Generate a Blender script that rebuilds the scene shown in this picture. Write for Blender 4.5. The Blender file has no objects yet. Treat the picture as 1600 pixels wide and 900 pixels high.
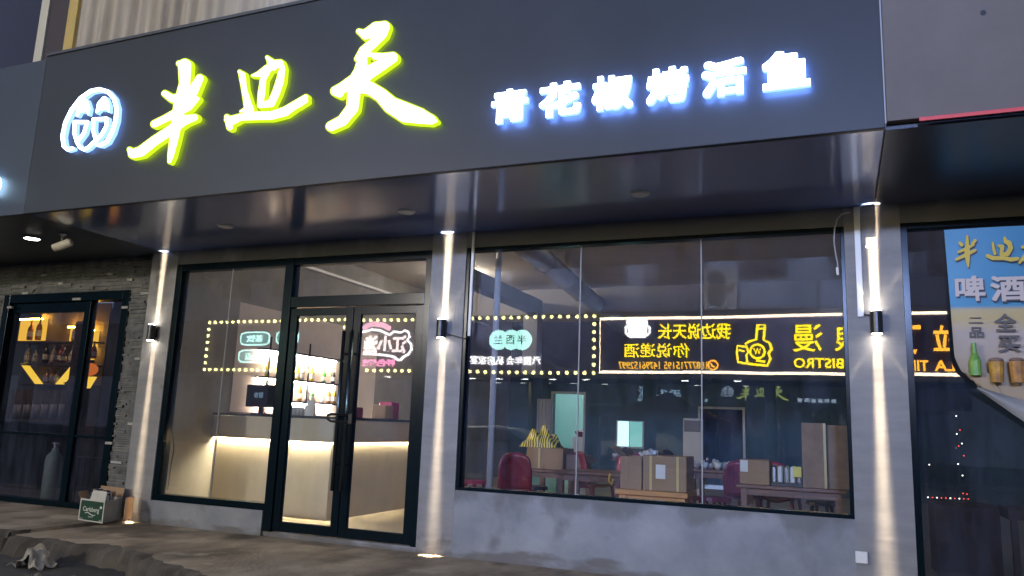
import bpy, math, random
import numpy as np
from mathutils import Vector, Matrix
random.seed(7); rng = np.random.default_rng(7)
SC = bpy.context.scene
COL = SC.collection
R = math.radians

# ------------------------------------------------------------------ camera
YAW, PITCH, ROLL = R(22.752), R(10.096), R(2.202)
FPX, CAMD, CAMH = 1219.9, 6.6755, 1.1809
fwd = Vector((-math.sin(YAW)*math.cos(PITCH), math.cos(YAW)*math.cos(PITCH), math.sin(PITCH)))
rt0 = Vector((math.cos(YAW), math.sin(YAW), 0)); up0 = rt0.cross(fwd)
rt = rt0*math.cos(ROLL) + up0*math.sin(ROLL); up = rt.cross(fwd)
cam = bpy.data.cameras.new('camera'); camo = bpy.data.objects.new('camera', cam); COL.objects.link(camo)
M3 = Matrix((rt, up, -fwd)).transposed()
camo.matrix_world = Matrix.Translation((0, -CAMD, CAMH)) @ M3.to_4x4()
cam.sensor_width = 36; cam.lens = 36*FPX/1600; cam.clip_start = .05; cam.clip_end = 500
SC.camera = camo

def at(px, py, x=None, y=None, z=None):
    """the point of the photograph's pixel (1600x900) on the plane x=, y= or z="""
    D = fwd + rt*((px-800)/FPX) - up*((py-450)/FPX)
    C = Vector((0, -CAMD, CAMH))
    t = (y-C.y)/D.y if y is not None else (x-C.x)/D.x if x is not None else (z-C.z)/D.z
    return C + D*t

# ------------------------------------------------------------------ world, night sky
W = bpy.data.worlds.new('World'); SC.world = W; W.use_nodes = True
nt = W.node_tree; nt.nodes.clear()
sky = nt.nodes.new('ShaderNodeTexSky'); sky.sky_type = 'NISHITA'; sky.sun_disc = False
sky.sun_elevation = R(-4); sky.sun_rotation = R(200)
bg = nt.nodes.new('ShaderNodeBackground'); bg.inputs[1].default_value = .12
bg2 = nt.nodes.new('ShaderNodeBackground'); bg2.inputs[0].default_value = (.50, .62, 1.0, 1); bg2.inputs[1].default_value = .27   # city glow
addn = nt.nodes.new('ShaderNodeAddShader'); wo = nt.nodes.new('ShaderNodeOutputWorld')
nt.links.new(sky.outputs[0], bg.inputs[0]); nt.links.new(bg.outputs[0], addn.inputs[0]); nt.links.new(bg2.outputs[0], addn.inputs[1])
nt.links.new(addn.outputs[0], wo.inputs[0])
SC.view_settings.view_transform = 'Standard'; SC.view_settings.look = 'None'
SC.view_settings.exposure = 1.0; SC.view_settings.gamma = 1; SC.view_settings.use_curve_mapping = False
SC.render.engine = 'CYCLES'
cy = SC.cycles; cy.use_denoising = True; cy.max_bounces = 10; cy.glossy_bounces = 6; cy.transparent_max_bounces = 24
cy.diffuse_bounces = 3; cy.caustics_reflective = False; cy.caustics_refractive = False; cy.sample_clamp_indirect = 4; cy.blur_glossy = .3
LAMP_ADDED_STREET, LAMP_ROOM = 520, 1.0

# ------------------------------------------------------------------ materials
MAT = {}
def mat(name, col=(.5,.5,.5), rough=.6, metal=0, col2=None, scale=6, bump=0, emit=0, spec=.5, detail=6, stretch=None, ramp=(.35,.7), ecol=None, bscale=None):
    if name in MAT: return MAT[name]
    m = bpy.data.materials.new(name); m.use_nodes = True; t = m.node_tree; b = t.nodes['Principled BSDF']
    b.inputs['Base Color'].default_value = (*col, 1); b.inputs['Roughness'].default_value = rough
    b.inputs['Metallic'].default_value = metal; b.inputs['Specular IOR Level'].default_value = spec
    if emit:
        b.inputs['Emission Color'].default_value = (*(ecol or col), 1); b.inputs['Emission Strength'].default_value = emit
    if col2 is not None or bump:
        tc = t.nodes.new('ShaderNodeTexCoord'); mp = t.nodes.new('ShaderNodeMapping')
        if stretch: mp.inputs['Scale'].default_value = stretch
        t.links.new(tc.outputs['Object'], mp.inputs[0])
        nz = t.nodes.new('ShaderNodeTexNoise'); nz.inputs['Scale'].default_value = scale; nz.inputs['Detail'].default_value = detail
        nz.inputs['Roughness'].default_value = .62
        t.links.new(mp.outputs[0], nz.inputs[0])
        if col2 is not None:
            rp = t.nodes.new('ShaderNodeValToRGB'); rp.color_ramp.elements[0].position, rp.color_ramp.elements[1].position = ramp
            rp.color_ramp.elements[0].color = (*col, 1); rp.color_ramp.elements[1].color = (*col2, 1)
            t.links.new(nz.outputs[0], rp.inputs[0]); t.links.new(rp.outputs[0], b.inputs['Base Color'])
            mr = t.nodes.new('ShaderNodeMapRange'); mr.inputs[3].default_value = max(.02, rough-.08); mr.inputs[4].default_value = min(1, rough+.1)
            t.links.new(nz.outputs[0], mr.inputs[0]); t.links.new(mr.outputs[0], b.inputs['Roughness'])
        if bump:
            nb = t.nodes.new('ShaderNodeTexNoise'); nb.inputs['Scale'].default_value = bscale or scale*6; nb.inputs['Detail'].default_value = 5
            t.links.new(mp.outputs[0], nb.inputs[0])
            bp = t.nodes.new('ShaderNodeBump'); bp.inputs['Strength'].default_value = bump; bp.inputs['Distance'].default_value = .01
            t.links.new(nb.outputs[0], bp.inputs['Height']); t.links.new(bp.outputs[0], b.inputs['Normal'])
    MAT[name] = m; return m
def emi(name, col, s):
    if name in MAT: return MAT[name]
    m = bpy.data.materials.new(name); m.use_nodes = True; t = m.node_tree; t.nodes.clear()
    e = t.nodes.new('ShaderNodeEmission'); e.inputs[0].default_value = (*col, 1); e.inputs[1].default_value = s
    o = t.nodes.new('ShaderNodeOutputMaterial'); t.links.new(e.outputs[0], o.inputs[0]); MAT[name] = m; return m
def glassmat(name, tint=(.9,.94,.95), base=.045, rough=0.0, k=1.0):
    m = bpy.data.materials.new(name); m.use_nodes = True; t = m.node_tree; t.nodes.clear()
    tr = t.nodes.new('ShaderNodeBsdfTransparent'); tr.inputs[0].default_value = (*tint, 1)
    g = t.nodes.new('ShaderNodeBsdfGlossy'); g.inputs['Roughness'].default_value = rough
    fr = t.nodes.new('ShaderNodeLayerWeight'); fr.inputs[0].default_value = .22
    tc = t.nodes.new('ShaderNodeTexCoord'); nz = t.nodes.new('ShaderNodeTexNoise'); nz.inputs['Scale'].default_value = 1.3; nz.inputs['Detail'].default_value = 1
    bp = t.nodes.new('ShaderNodeBump'); bp.inputs['Strength'].default_value = 1; bp.inputs['Distance'].default_value = .0005
    t.links.new(tc.outputs['Object'], nz.inputs[0]); t.links.new(nz.outputs[0], bp.inputs['Height']); t.links.new(bp.outputs[0], g.inputs['Normal'])
    ml = t.nodes.new('ShaderNodeMath'); ml.operation = 'MULTIPLY_ADD'; ml.inputs[1].default_value = k; ml.inputs[2].default_value = base; ml.use_clamp = True
    mx = t.nodes.new('ShaderNodeMixShader'); o = t.nodes.new('ShaderNodeOutputMaterial')
    t.links.new(fr.outputs['Fresnel'], ml.inputs[0]); t.links.new(ml.outputs[0], mx.inputs[0])
    t.links.new(tr.outputs[0], mx.inputs[1]); t.links.new(g.outputs[0], mx.inputs[2])
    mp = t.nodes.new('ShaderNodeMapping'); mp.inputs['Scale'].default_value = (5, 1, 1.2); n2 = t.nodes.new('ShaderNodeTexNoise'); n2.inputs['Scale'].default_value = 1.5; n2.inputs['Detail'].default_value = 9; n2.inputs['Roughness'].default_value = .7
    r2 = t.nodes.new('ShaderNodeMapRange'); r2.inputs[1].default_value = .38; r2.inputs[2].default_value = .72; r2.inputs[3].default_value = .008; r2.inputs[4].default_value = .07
    df = t.nodes.new('ShaderNodeBsdfDiffuse'); df.inputs[0].default_value = (.34,.42,.72,1); m2 = t.nodes.new('ShaderNodeMixShader')  # streaky dust film; its blue tint also paints a haze over the panes
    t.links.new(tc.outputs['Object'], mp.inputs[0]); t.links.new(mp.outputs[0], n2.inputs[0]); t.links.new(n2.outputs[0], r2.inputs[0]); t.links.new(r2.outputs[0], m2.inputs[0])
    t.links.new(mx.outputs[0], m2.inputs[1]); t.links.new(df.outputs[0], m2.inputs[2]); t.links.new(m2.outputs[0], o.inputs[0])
    MAT[name] = m; return m

column_plaster = mat('column_plaster', (.20,.20,.21), .7, col2=(.27,.268,.27), scale=2.2, bump=.05, stretch=(1,1,4), bscale=9)
concrete = mat('concrete_render', (.185,.20,.23), .75, col2=(.31,.32,.345), scale=1.6, bump=.12, bscale=22)
def stain(m, z0, z1, col, sc=(7,1,1.1), lo=.5, hi=.62, amount=.8):
    """runs and dirt on a wall: streaky blotches that thin out between heights z0 and z1 (object space)"""
    t = m.node_tree; b = t.nodes['Principled BSDF']; src = b.inputs['Base Color'].links[0].from_socket
    tc = t.nodes.new('ShaderNodeTexCoord'); mp = t.nodes.new('ShaderNodeMapping'); mp.inputs['Scale'].default_value = sc
    nz = t.nodes.new('ShaderNodeTexNoise'); nz.inputs['Scale'].default_value = 1; nz.inputs['Detail'].default_value = 7; sp = t.nodes.new('ShaderNodeSeparateXYZ')
    mr = t.nodes.new('ShaderNodeMapRange'); mr.inputs[1].default_value = z0; mr.inputs[2].default_value = z1; mr.inputs[3].default_value = -.16; mr.inputs[4].default_value = .16
    ad = t.nodes.new('ShaderNodeMath'); ad.operation = 'ADD'; r2 = t.nodes.new('ShaderNodeMapRange'); r2.inputs[1].default_value = lo; r2.inputs[2].default_value = hi; r2.inputs[4].default_value = amount
    mx = t.nodes.new('ShaderNodeMix'); mx.data_type = 'RGBA'
    t.links.new(tc.outputs['Object'], mp.inputs[0]); t.links.new(mp.outputs[0], nz.inputs[0]); t.links.new(tc.outputs['Object'], sp.inputs[0]); t.links.new(sp.outputs[2], mr.inputs[0])
    t.links.new(nz.outputs[0], ad.inputs[0]); t.links.new(mr.outputs[0], ad.inputs[1]); t.links.new(ad.outputs[0], r2.inputs[0]); t.links.new(r2.outputs[0], mx.inputs[0])
    t.links.new(src, mx.inputs[6]); mx.inputs[7].default_value = (*col, 1); t.links.new(mx.outputs[2], b.inputs['Base Color'])
stain(concrete, .34, .62, (.13,.13,.135), (2.6,1,1.8), .47, .60, .75); stain(concrete, .16, -.02, (.11,.095,.08), (2,1,6), .48, .62, .7)
stain(column_plaster, .30, -.02, (.10,.085,.07), (3,1,5))
fascia_m = mat('fascia_panel', (.021,.025,.032), .45, col2=(.027,.032,.040), scale=1.2, spec=.4, bump=.03, bscale=2)
fascia_r = mat('bare_fascia', (.125,.108,.10), .8, col2=(.165,.145,.135), scale=1.3, bump=.1)
soffit_m = mat('soffit_panel', (.085,.145,.42), .3, col2=(.10,.165,.46), scale=.9, spec=.6, metal=.25)
_b = soffit_m.node_tree.nodes['Principled BSDF']; _b.inputs['Coat Weight'].default_value = 1; _b.inputs['Coat IOR'].default_value = 3.4; _b.inputs['Coat Roughness'].default_value = .12
alu = mat('dark_aluminium', (.002,.008,.013), .2, spec=.12, metal=0)
pave_m = mat('pavement_concrete', (.17,.132,.09), .75, col2=(.46,.37,.26), scale=1.5, bump=.8, bscale=24, detail=10, ramp=(.32,.68), stretch=(1.5,.9,1))
road_m = mat('asphalt', (.035,.033,.03), .8, col2=(.075,.07,.062), scale=3, bump=.7, bscale=60)
kerb_m = mat('kerb_concrete', (.10,.085,.07), .85, col2=(.24,.215,.18), scale=4, bump=.8, bscale=25)
beige_wall = mat('beige_plaster', (.50,.45,.40), .8, col2=(.58,.53,.48), scale=1.2, bump=.1)
grey_wall = mat('grey_plaster', (.20,.185,.165), .75, col2=(.30,.28,.255), scale=1.4, bump=.25, bscale=12, detail=9)
tile_m = mat('floor_tile', (.46,.38,.28), .3, col2=(.54,.46,.35), scale=1.5)
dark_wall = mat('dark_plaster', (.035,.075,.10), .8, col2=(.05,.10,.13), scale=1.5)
counter_m = mat('counter_stone', (.56,.48,.36), .45, col2=(.68,.59,.45), scale=1.6, detail=8)
black_m = mat('black_plastic', (.012,.012,.014), .4)
blackmetal = mat('black_metal', (.015,.015,.017), .35, metal=.6)
steel = mat('steel', (.55,.56,.58), .3, metal=1)
galv = mat('galvanised_duct', (.40,.38,.37), .5, metal=.2, col2=(.48,.46,.44), scale=4)
white_p = mat('white_plastic', (.72,.72,.70), .4)
ledge = mat('ledgestone', (.085,.09,.095), .85, col2=(.20,.20,.195), scale=7, bump=.6, bscale=40)
card = mat('cardboard', (.30,.19,.11), .85, col2=(.36,.235,.14), scale=3, bump=.1)
card_d = mat('worn_cardboard', (.24,.16,.11), .85, col2=(.33,.22,.15), scale=5, bump=.15)
wood_o = mat('orange_wood', (.50,.22,.06), .5, col2=(.62,.30,.09), scale=3, stretch=(1,12,12))
wood_d = mat('red_brown_wood', (.13,.06,.045), .45, col2=(.22,.11,.08), scale=3, stretch=(1,12,12))
redp = mat('red_plastic', (.19,.010,.020), .35)
magp = mat('magenta_plastic', (.34,.02,.11), .4)
paper = mat('white_paper', (.72,.70,.66), .8)
greenb = mat('green_print', (.003,.042,.018), .55)
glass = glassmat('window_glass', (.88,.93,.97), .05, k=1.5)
clear = bpy.data.materials.new('clear_glass'); clear.use_nodes = True; _t = clear.node_tree; _t.nodes.clear(); _a = _t.nodes.new('ShaderNodeBsdfTransparent'); _b = _t.nodes.new('ShaderNodeOutputMaterial'); _t.links.new(_a.outputs[0], _b.inputs[0])
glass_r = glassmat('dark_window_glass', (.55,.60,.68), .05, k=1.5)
WARM = (1, .73, .42); WARMW = (1, .84, .62)
led_w = emi('warm_led', (1,.80,.50), 9)
amber = emi('amber_led', (1,.62,.06), 2.2)
cool = emi('cool_lamp', (.9,1,.96), 6)

# ------------------------------------------------------------------ mesh helpers
class MB:
    def __init__(s): s.v = []; s.f = []
    def quadbox(s, P):
        n = len(s.v); s.v += [tuple(p) for p in P]
        s.f += [tuple(n+i for i in f) for f in ((0,3,2,1),(4,5,6,7),(0,1,5,4),(1,2,6,5),(2,3,7,6),(3,0,4,7))]; return s
    def box(s, x0, x1, y0, y1, z0, z1):
        return s.quadbox([(x0,y0,z0),(x1,y0,z0),(x1,y1,z0),(x0,y1,z0),(x0,y0,z1),(x1,y0,z1),(x1,y1,z1),(x0,y1,z1)])
    def tube(s, pts, r, n=10, caps=True, closed=False):
        pts = [Vector(p) for p in pts]; rs = r if isinstance(r, (list, tuple)) else [r]*len(pts)
        b = len(s.v); N = len(pts); prev = None
        for i, p in enumerate(pts):
            a = pts[(i-1) % N] if (i > 0 or closed) else p; c = pts[(i+1) % N] if (i < N-1 or closed) else p
            t = (c-a).normalized() if (c-a).length > 1e-9 else Vector((0,0,1))
            if prev is None:
                prev = t.orthogonal().normalized()
            u = (prev - t*prev.dot(t)); u = u.normalized() if u.length > 1e-6 else t.orthogonal().normalized(); prev = u; w = t.cross(u)
            for k in range(n):
                an = 2*math.pi*k/n; s.v.append(tuple(p + (u*math.cos(an)+w*math.sin(an))*rs[i]))
        for i in range(N if closed else N-1):
            j = (i+1) % N
            for k in range(n):
                s.f.append((b+i*n+k, b+i*n+(k+1)%n, b+j*n+(k+1)%n, b+j*n+k))
        if caps and not closed:
            s.f.append(tuple(b+k for k in reversed(range(n)))); s.f.append(tuple(b+(N-1)*n+k for k in range(n)))
        return s
    def lathe(s, c, prof, n=16):
        return s.tube([(c[0],c[1],c[2]+z) for r, z in prof], [max(r,1e-4) for r, z in prof], n)
    def disc(s, c, r, axis='z', n=20, t=.01):
        d = {'z':(0,0,t),'y':(0,t,0),'x':(t,0,0)}[axis]; c = Vector(c); return s.tube([c, c+Vector(d)], r, n)
    def grid(s, fn, nu, nv):
        b = len(s.v)
        for j in range(nv+1):
            for i in range(nu+1): s.v.append(tuple(fn(i/nu, j/nv)))
        for j in range(nv):
            for i in range(nu):
                a = b+j*(nu+1)+i; s.f.append((a, a+1, a+nu+2, a+nu+1))
        return s
    def poly(s, pts, dvec):
        n = len(pts); b = len(s.v); d = Vector(dvec)
        s.v += [tuple(p) for p in pts] + [tuple(Vector(p)+d) for p in pts]
        s.f.append(tuple(b+i for i in range(n))); s.f.append(tuple(b+n+i for i in reversed(range(n))))
        for i in range(n): s.f.append((b+i, b+n+i, b+n+(i+1)%n, b+(i+1)%n))
        return s
    def ball(s, c, r, n=8, sz=1, sx=1, sy=1, jit=0):
        b = len(s.v); m = n
        for j in range(m+1):
            th = math.pi*j/m
            for k in range(n*2):
                ph = math.pi*k/n; q = 1+random.uniform(-jit, jit)
                s.v.append((c[0]+r*sx*q*math.sin(th)*math.cos(ph), c[1]+r*sy*q*math.sin(th)*math.sin(ph), c[2]+r*sz*q*math.cos(th)))
        for j in range(m):
            for k in range(n*2):
                s.f.append((b+j*2*n+k, b+(j+1)*2*n+k, b+(j+1)*2*n+(k+1)%(2*n), b+j*2*n+(k+1)%(2*n)))
        return s
def wpos(o):
    p = Vector((0,0,0))
    while o: p += o.location; o = o.parent
    return p
def tag(o, label, cat, group=None, kind=None):
    if label: o['label'] = label
    if cat: o['category'] = cat
    if group: o['group'] = group
    if kind: o['kind'] = kind
    return o
def thing(name, label, cat, loc=(0,0,0), group=None):
    o = bpy.data.objects.new(name, None); COL.objects.link(o); o.location = loc; o.empty_display_size = .1
    return tag(o, label, cat, group)
def obj(name, mb, m, parent=None, bevel=0, smooth=False, loc=None, label=None):
    """one mesh object; the builder's points are world points"""
    me = bpy.data.meshes.new(name)
    base = wpos(parent) if parent else Vector(loc or (0,0,0))
    me.from_pydata([tuple(Vector(v)-base) for v in mb.v], [], mb.f); me.update()
    me.materials.append(m)
    if 'window_glass' in m.name:
        me.materials.append(clear)
        for p in me.polygons: p.material_index = 0 if p.normal.y < -.5 else 1
    if smooth:
        for p in me.polygons: p.use_smooth = True
    o = bpy.data.objects.new(name, me); COL.objects.link(o)
    if parent: o.parent = parent
    elif loc: o.location = loc
    if bevel:
        b = o.modifiers.new('bevel', 'BEVEL'); b.width = bevel; b.segments = 2; b.limit_method = 'ANGLE'
    if label: o['label'] = label
    return o
def single(name, mb, m, label, cat, loc, group=None, **k):
    return tag(obj(name, mb, m, None, loc=loc, **k), label, cat, group)
def struct(name, mb, m): return tag(obj(name, mb, m), None, None, kind='structure')
def copy_tree(o, parent=None):
    c = o.copy(); COL.objects.link(c)
    if parent: c.parent = parent
    for ch in list(o.children): copy_tree(ch, c)
    return c

# ------------------------------------------------------------------ lettering helpers
_dg = None
def text_geo(body, offset=0.0):
    c = bpy.data.curves.new('lettering', 'FONT'); c.body = body; c.size = 1; c.offset = offset; c.resolution_u = 3
    o = bpy.data.objects.new('lettering', c); COL.objects.link(o)
    dg = bpy.context.evaluated_depsgraph_get(); dg.update()
    me = bpy.data.meshes.new_from_object(o.evaluated_get(dg))
    v = np.array([tuple(x.co)[:2] for x in me.vertices]).reshape(-1, 2); f = [tuple(p.vertices) for p in me.polygons]
    bpy.data.objects.remove(o); bpy.data.curves.remove(c); bpy.data.meshes.remove(me)
    return v, f
def lettering(name, body, mapf, m, parent, offset=.0, depth=None, label=None):
    """flat letters: mapf(u in 0..1, v in 0..1) -> world point; depth = vector the letters are thick along"""
    v, f = text_geo(body, offset); lo, hi = v.min(0), v.max(0); q = (v-lo)/(hi-lo)
    mb = MB(); n = len(q); mb.v = [tuple(mapf(a, b)) for a, b in q]; mb.f = list(f)
    if depth is not None:
        d = Vector(depth); mb.v += [tuple(Vector(p)+d) for p in mb.v[:n]]; cnt = {}
        for a in f:
            for i in range(len(a)):
                e = (a[i], a[(i+1) % len(a)])
                if (e[1], e[0]) in cnt: del cnt[(e[1], e[0])]
                else: cnt[e] = 1
        mb.f += [tuple(n+i for i in reversed(a)) for a in f] + [(a, a+n, b+n, b) for a, b in cnt]
    return obj(name, mb, m, parent, label=label)
def plane_map(c, w, h, y, flip=False):
    s = -1 if flip else 1
    return lambda a, b: (c[0]+s*(a-.5)*w, y, c[1]+(b-.5)*h)
def strokes_sdf(X, Y, strokes, holes=()):
    D = np.full(X.shape, 1e9)
    for st in strokes:
        for (x0,y0,r0), (x1,y1,r1) in zip(st[:-1], st[1:]):
            dx, dy = x1-x0, y1-y0; L = dx*dx+dy*dy+1e-9
            t = np.clip(((X-x0)*dx+(Y-y0)*dy)/L, 0, 1)
            D = np.minimum(D, np.hypot(X-x0-t*dx, Y-y0-t*dy)-(r0+t*(r1-r0)))
    for x, y, rx, ry in holes:
        D = np.maximum(D, (1-np.hypot((X-x)/rx, (Y-y)/ry))*min(rx, ry))
    return D
def tri_mask(body, W_, H_, pad):
    """coverage grid of a glyph stretched into a W_ x H_ cell field"""
    v, f = text_geo(body); lo, hi = v.min(0), v.max(0); q = (v-lo)/(hi-lo)*[W_-1, H_-1]+pad
    Mk = np.zeros((H_+2*pad, W_+2*pad), bool)
    for a in f:
        for k in range(1, len(a)-1):
            A, B, C = q[a[0]], q[a[k]], q[a[k+1]]
            x0, y0 = np.floor(np.minimum(np.minimum(A,B),C)).astype(int); x1, y1 = np.ceil(np.maximum(np.maximum(A,B),C)).astype(int)+1
            ys, xs = np.mgrid[y0:y1, x0:x1]
            def e(P, Q): return (Q[0]-P[0])*(ys-P[1])-(Q[1]-P[1])*(xs-P[0])
            w0, w1, w2 = e(A,B), e(B,C), e(C,A)
            ins = ((w0 >= -.3) & (w1 >= -.3) & (w2 >= -.3)) | ((w0 <= .3) & (w1 <= .3) & (w2 <= .3))
            Mk[y0:y1, x0:x1] |= ins
    return Mk
def mask_sdf(Mk, rad, square=False):
    D = np.full(Mk.shape, float(rad+2))
    for dy in range(-rad-2, rad+3):
        for dx in range(-rad-2, rad+3):
            d = max(abs(dx), abs(dy)) if square else math.hypot(dx, dy)
            S = np.roll(np.roll(Mk, dy, 0), dx, 1); D = np.where(S, np.minimum(D, d), D)
    return D-rad
def field_mesh(F, mapf, front, back):
    """marching squares of F<0; mapf(i,j,depth)->point; a solid from depth front to depth back"""
    H_, W_ = F.shape; mb = MB(); idx = {}
    def vid(i, j, d):
        k = (round(i, 4), round(j, 4), d)
        if k not in idx: idx[k] = len(mb.v); mb.v.append(tuple(mapf(i, j, d)))
        return idx[k]
    cells = np.argwhere((F[:-1,:-1] < 0) | (F[1:,:-1] < 0) | (F[:-1,1:] < 0) | (F[1:,1:] < 0))
    for j, i in cells:
        cs = [(i,j,F[j,i]), (i+1,j,F[j,i+1]), (i+1,j+1,F[j+1,i+1]), (i,j+1,F[j+1,i])]
        pl = []; bd = []
        for k in range(4):
            a, b = cs[k], cs[(k+1) % 4]
            if a[2] < 0: pl.append((a[0], a[1], 0))
            if (a[2] < 0) != (b[2] < 0):
                t = a[2]/(a[2]-b[2]); pl.append((a[0]+(b[0]-a[0])*t, a[1]+(b[1]-a[1])*t, 1 if a[2] < 0 else 2))
        if len(pl) < 3: continue
        mb.f.append(tuple(vid(p[0], p[1], front) for p in pl))
        if back is not None:
            for k in range(len(pl)):
                p, q = pl[k], pl[(k+1) % len(pl)]
                if p[2] == 1 and q[2] == 2:
                    mb.f.append((vid(p[0],p[1],front), vid(p[0],p[1],back), vid(q[0],q[1],back), vid(q[0],q[1],front)))
    return mb

# ================================================================== SETTING
FY = -1.726            # fascia plane
SO, FT = 3.04, 4.674   # soffit height, fascia top
ROADZ = -.16   # beside the kerb; the road falls away to -.25
struct('road', MB().grid(lambda u, v: (-90+180*u, -22.6+21.2*v, -.25+.09*min(1, max(0, (v*21.2-14.6)/4))), 60, 60), road_m)
random.seed(3)
def kerb_y(x): return -1.47-.55*min(1,max(0,(x+5.9)/1.6))**1.5+.05*math.sin(x*1.7)+.03*math.sin(x*4.1+1)+.02*math.sin(x*11)
mb = MB()
kerb_face = mat('kerb_face', (.050,.043,.034), .9, col2=(.13,.11,.085), scale=3.5, bump=.6, bscale=40, ramp=(.4,.72), detail=10)
def slab(mb, kb, x0, x1, y1, z):
    n = max(8, int((x1-x0)/.06))
    for i in range(n):
        a, b = x0+(x1-x0)*i/n, x0+(x1-x0)*(i+1)/n; k = len(mb.v); ka = len(kb.v)
        w1 = lambda x: .03*math.sin(x*9)+.02*math.sin(x*23+1)+.012*math.sin(x*61)
        ya, yb = kerb_y(a), kerb_y(b); za, zb = z-.03-.02*math.sin(a*7)-.015*math.sin(a*31), z-.03-.02*math.sin(b*7)-.015*math.sin(b*31)
        mb.v += [(a,y1,z),(b,y1,z),(b,yb+.14+w1(b),z),(a,ya+.14+w1(a),z)]; mb.f += [(k,k+3,k+2,k+1)]
        kb.v += [(a,ya+.14+w1(a),z),(b,yb+.14+w1(b),z),(b,yb+.05+w1(b*1.3),zb),(a,ya+.05+w1(a*1.3),za),(b,yb+.01+w1(b*1.3),z-.13),(a,ya+.01+w1(a*1.3),z-.13),(b,yb-.06+w1(b*.7),-.30),(a,ya-.06+w1(a*.7),-.30)]
        kb.f += [(ka,ka+3,ka+2,ka+1),(ka+3,ka+5,ka+4,ka+2),(ka+5,ka+7,ka+6,ka+4)]
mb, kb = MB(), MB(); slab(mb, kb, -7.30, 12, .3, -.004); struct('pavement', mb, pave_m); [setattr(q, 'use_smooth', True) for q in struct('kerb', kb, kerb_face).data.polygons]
mb, kb = MB(), MB(); slab(mb, kb, -40, -7.30, .6, .03)
kb.box(-7.40, -7.288, -1.335, -1.15, -.3, .024); kb.box(-7.39, -7.29, -1.42, -1.336, -.3, -.035)
mb.quadbox([(-7.32,-1.18,-.3),(-7.296,-1.18,-.3),(-7.296,.15,-.3),(-7.32,.15,-.3),(-7.32,-1.18,.03),(-7.296,-1.18,.026),(-7.296,.15,.026),(-7.32,.15,.03)])
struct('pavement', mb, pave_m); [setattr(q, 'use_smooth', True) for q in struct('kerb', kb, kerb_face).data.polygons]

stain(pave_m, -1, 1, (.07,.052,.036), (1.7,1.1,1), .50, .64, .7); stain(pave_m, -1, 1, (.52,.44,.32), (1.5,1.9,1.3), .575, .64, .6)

# ------------------------------------------------------------------ the restaurant building
shop = thing('restaurant_building', 'grey restaurant front with long dark fascia over two wide glazed bays', 'building', (-3.5, 0, 0))
GL, GR, GT = -7.0, -3.67, 2.885
WL, WR, WB = -3.295, .092, .59
RL = .50
for a, b in ((-7.40, GL), (GR, WL), (WR, RL)): obj('pilaster', MB().box(a, b, 0, .2, -.1, SO+.02), column_plaster, shop)
for a, b in ((GL, GR), (WL, WR), (RL, 6)): obj('lintel', MB().box(a, b, .004, .2, GT, SO+.02), concrete, shop)
for a, b, z in ((WL, WR, WB), (GL, -5.47, .245)): obj('sill_wall', MB().box(a, b, .002, .2, -.1, z), concrete, shop)
mb = MB(); mb.box(-5.47, GR, .03, .2, -.1, .045); obj('threshold', mb, concrete, shop)
# overhang: fascia, soffit
mb = MB(); mb.box(-7.245, .318, FY, FY+.05, SO, FT); obj('fascia', mb, fascia_m, shop, bevel=.004)
mb = MB(); mb.box(-7.225, .312, FY+.051, -.001, SO+.003, SO+.05); obj('soffit', mb, soffit_m, shop)
mb = MB(); mb.box(-7.245, .318, FY-.012, -1.0, FT+.002, FT+.03); obj('flashing', mb, mat('flashing_metal', (.09,.095,.10), .4, metal=.5), shop)
# inside
LX = -7.15; CZ = 3.66; BY = 10.5
mb = MB(); mb.box(LX-.15, 6.0, .2, BY+.2, -.05, .05); obj('floor', mb, tile_m, shop)
mb = MB(); mb.box(LX-.15, LX, .201, BY, .052, CZ-.002); obj('side_wall', mb, grey_wall, shop)
TX0, TX1 = -6.06, -5.33     # doorway in the back wall
mb = MB(); mb.box(LX, TX0, BY, BY+.15, .052, CZ-.004); mb.box(TX1, -2.72, BY, BY+.15, .052, CZ-.004); mb.box(TX0, TX1, BY, BY+.15, 1.98, CZ-.004)
mb.box(-1.85, 6, BY, BY+.15, .052, CZ-.004); mb.box(-2.72, -1.85, BY, BY+.15, 1.72, CZ-.004)
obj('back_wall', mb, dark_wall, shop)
mb = MB(); mb.box(LX-.15, 6.0, .2, BY+3, CZ, CZ+.1); obj('ceiling', mb, beige_wall, shop)
mb = MB(); mb.box(LX+.001, LX+.05, .3, 9, 3.36, 3.40); obj('wall_trim', mb, white_p, shop)
# lit room behind the doorway
tealw = mat('teal_plaster', (.50,.74,.72), .8)
mb = MB(); mb.box(-7.1, -3.0, BY+2.8, BY+2.9, .05, CZ-.02); mb.box(-7.2, -7.1, BY+.16, BY+2.8, .05, CZ-.02); mb.box(-3.1, -3.0, BY+.16, BY+2.8, .05, CZ-.02); mb.box(-7.2,-3,BY+.16,BY+2.9,-.05,.05)
obj('kitchen_wall', mb, tealw, shop)
for a, b, z in ((TX0, TX1, 1.98), (-2.72, -1.85, 1.72)):
    mb = MB(); mb.box(a-.05, a, BY-.03, BY-.002, .05, z+.05); mb.box(b, b+.05, BY-.03, BY-.002, .05, z+.05); mb.box(a, b, BY-.03, BY-.002, z, z+.05)
    obj('door_casing', mb, mat('pale_casing', (.45,.47,.48), .5), shop)
# small lit hatch in the back wall
hx0, hx1 = -4.52, -3.97
f = obj('window', MB().box(hx0-.04,hx1+.04,BY-.03,BY-.003,.82,1.42), mat('pale_casing2', (.3,.33,.34), .5), shop)
obj('pane', MB().box(hx0,-4.27,BY-.04,BY-.031,.86,1.40), emi('hatch_light', (.55,.95,.95), .9), f)
obj('pane', MB().box(-4.25,hx1,BY-.04,BY-.031,.86,1.40), emi('hatch_light_dim', (.25,.62,.58), .45), f)

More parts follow.
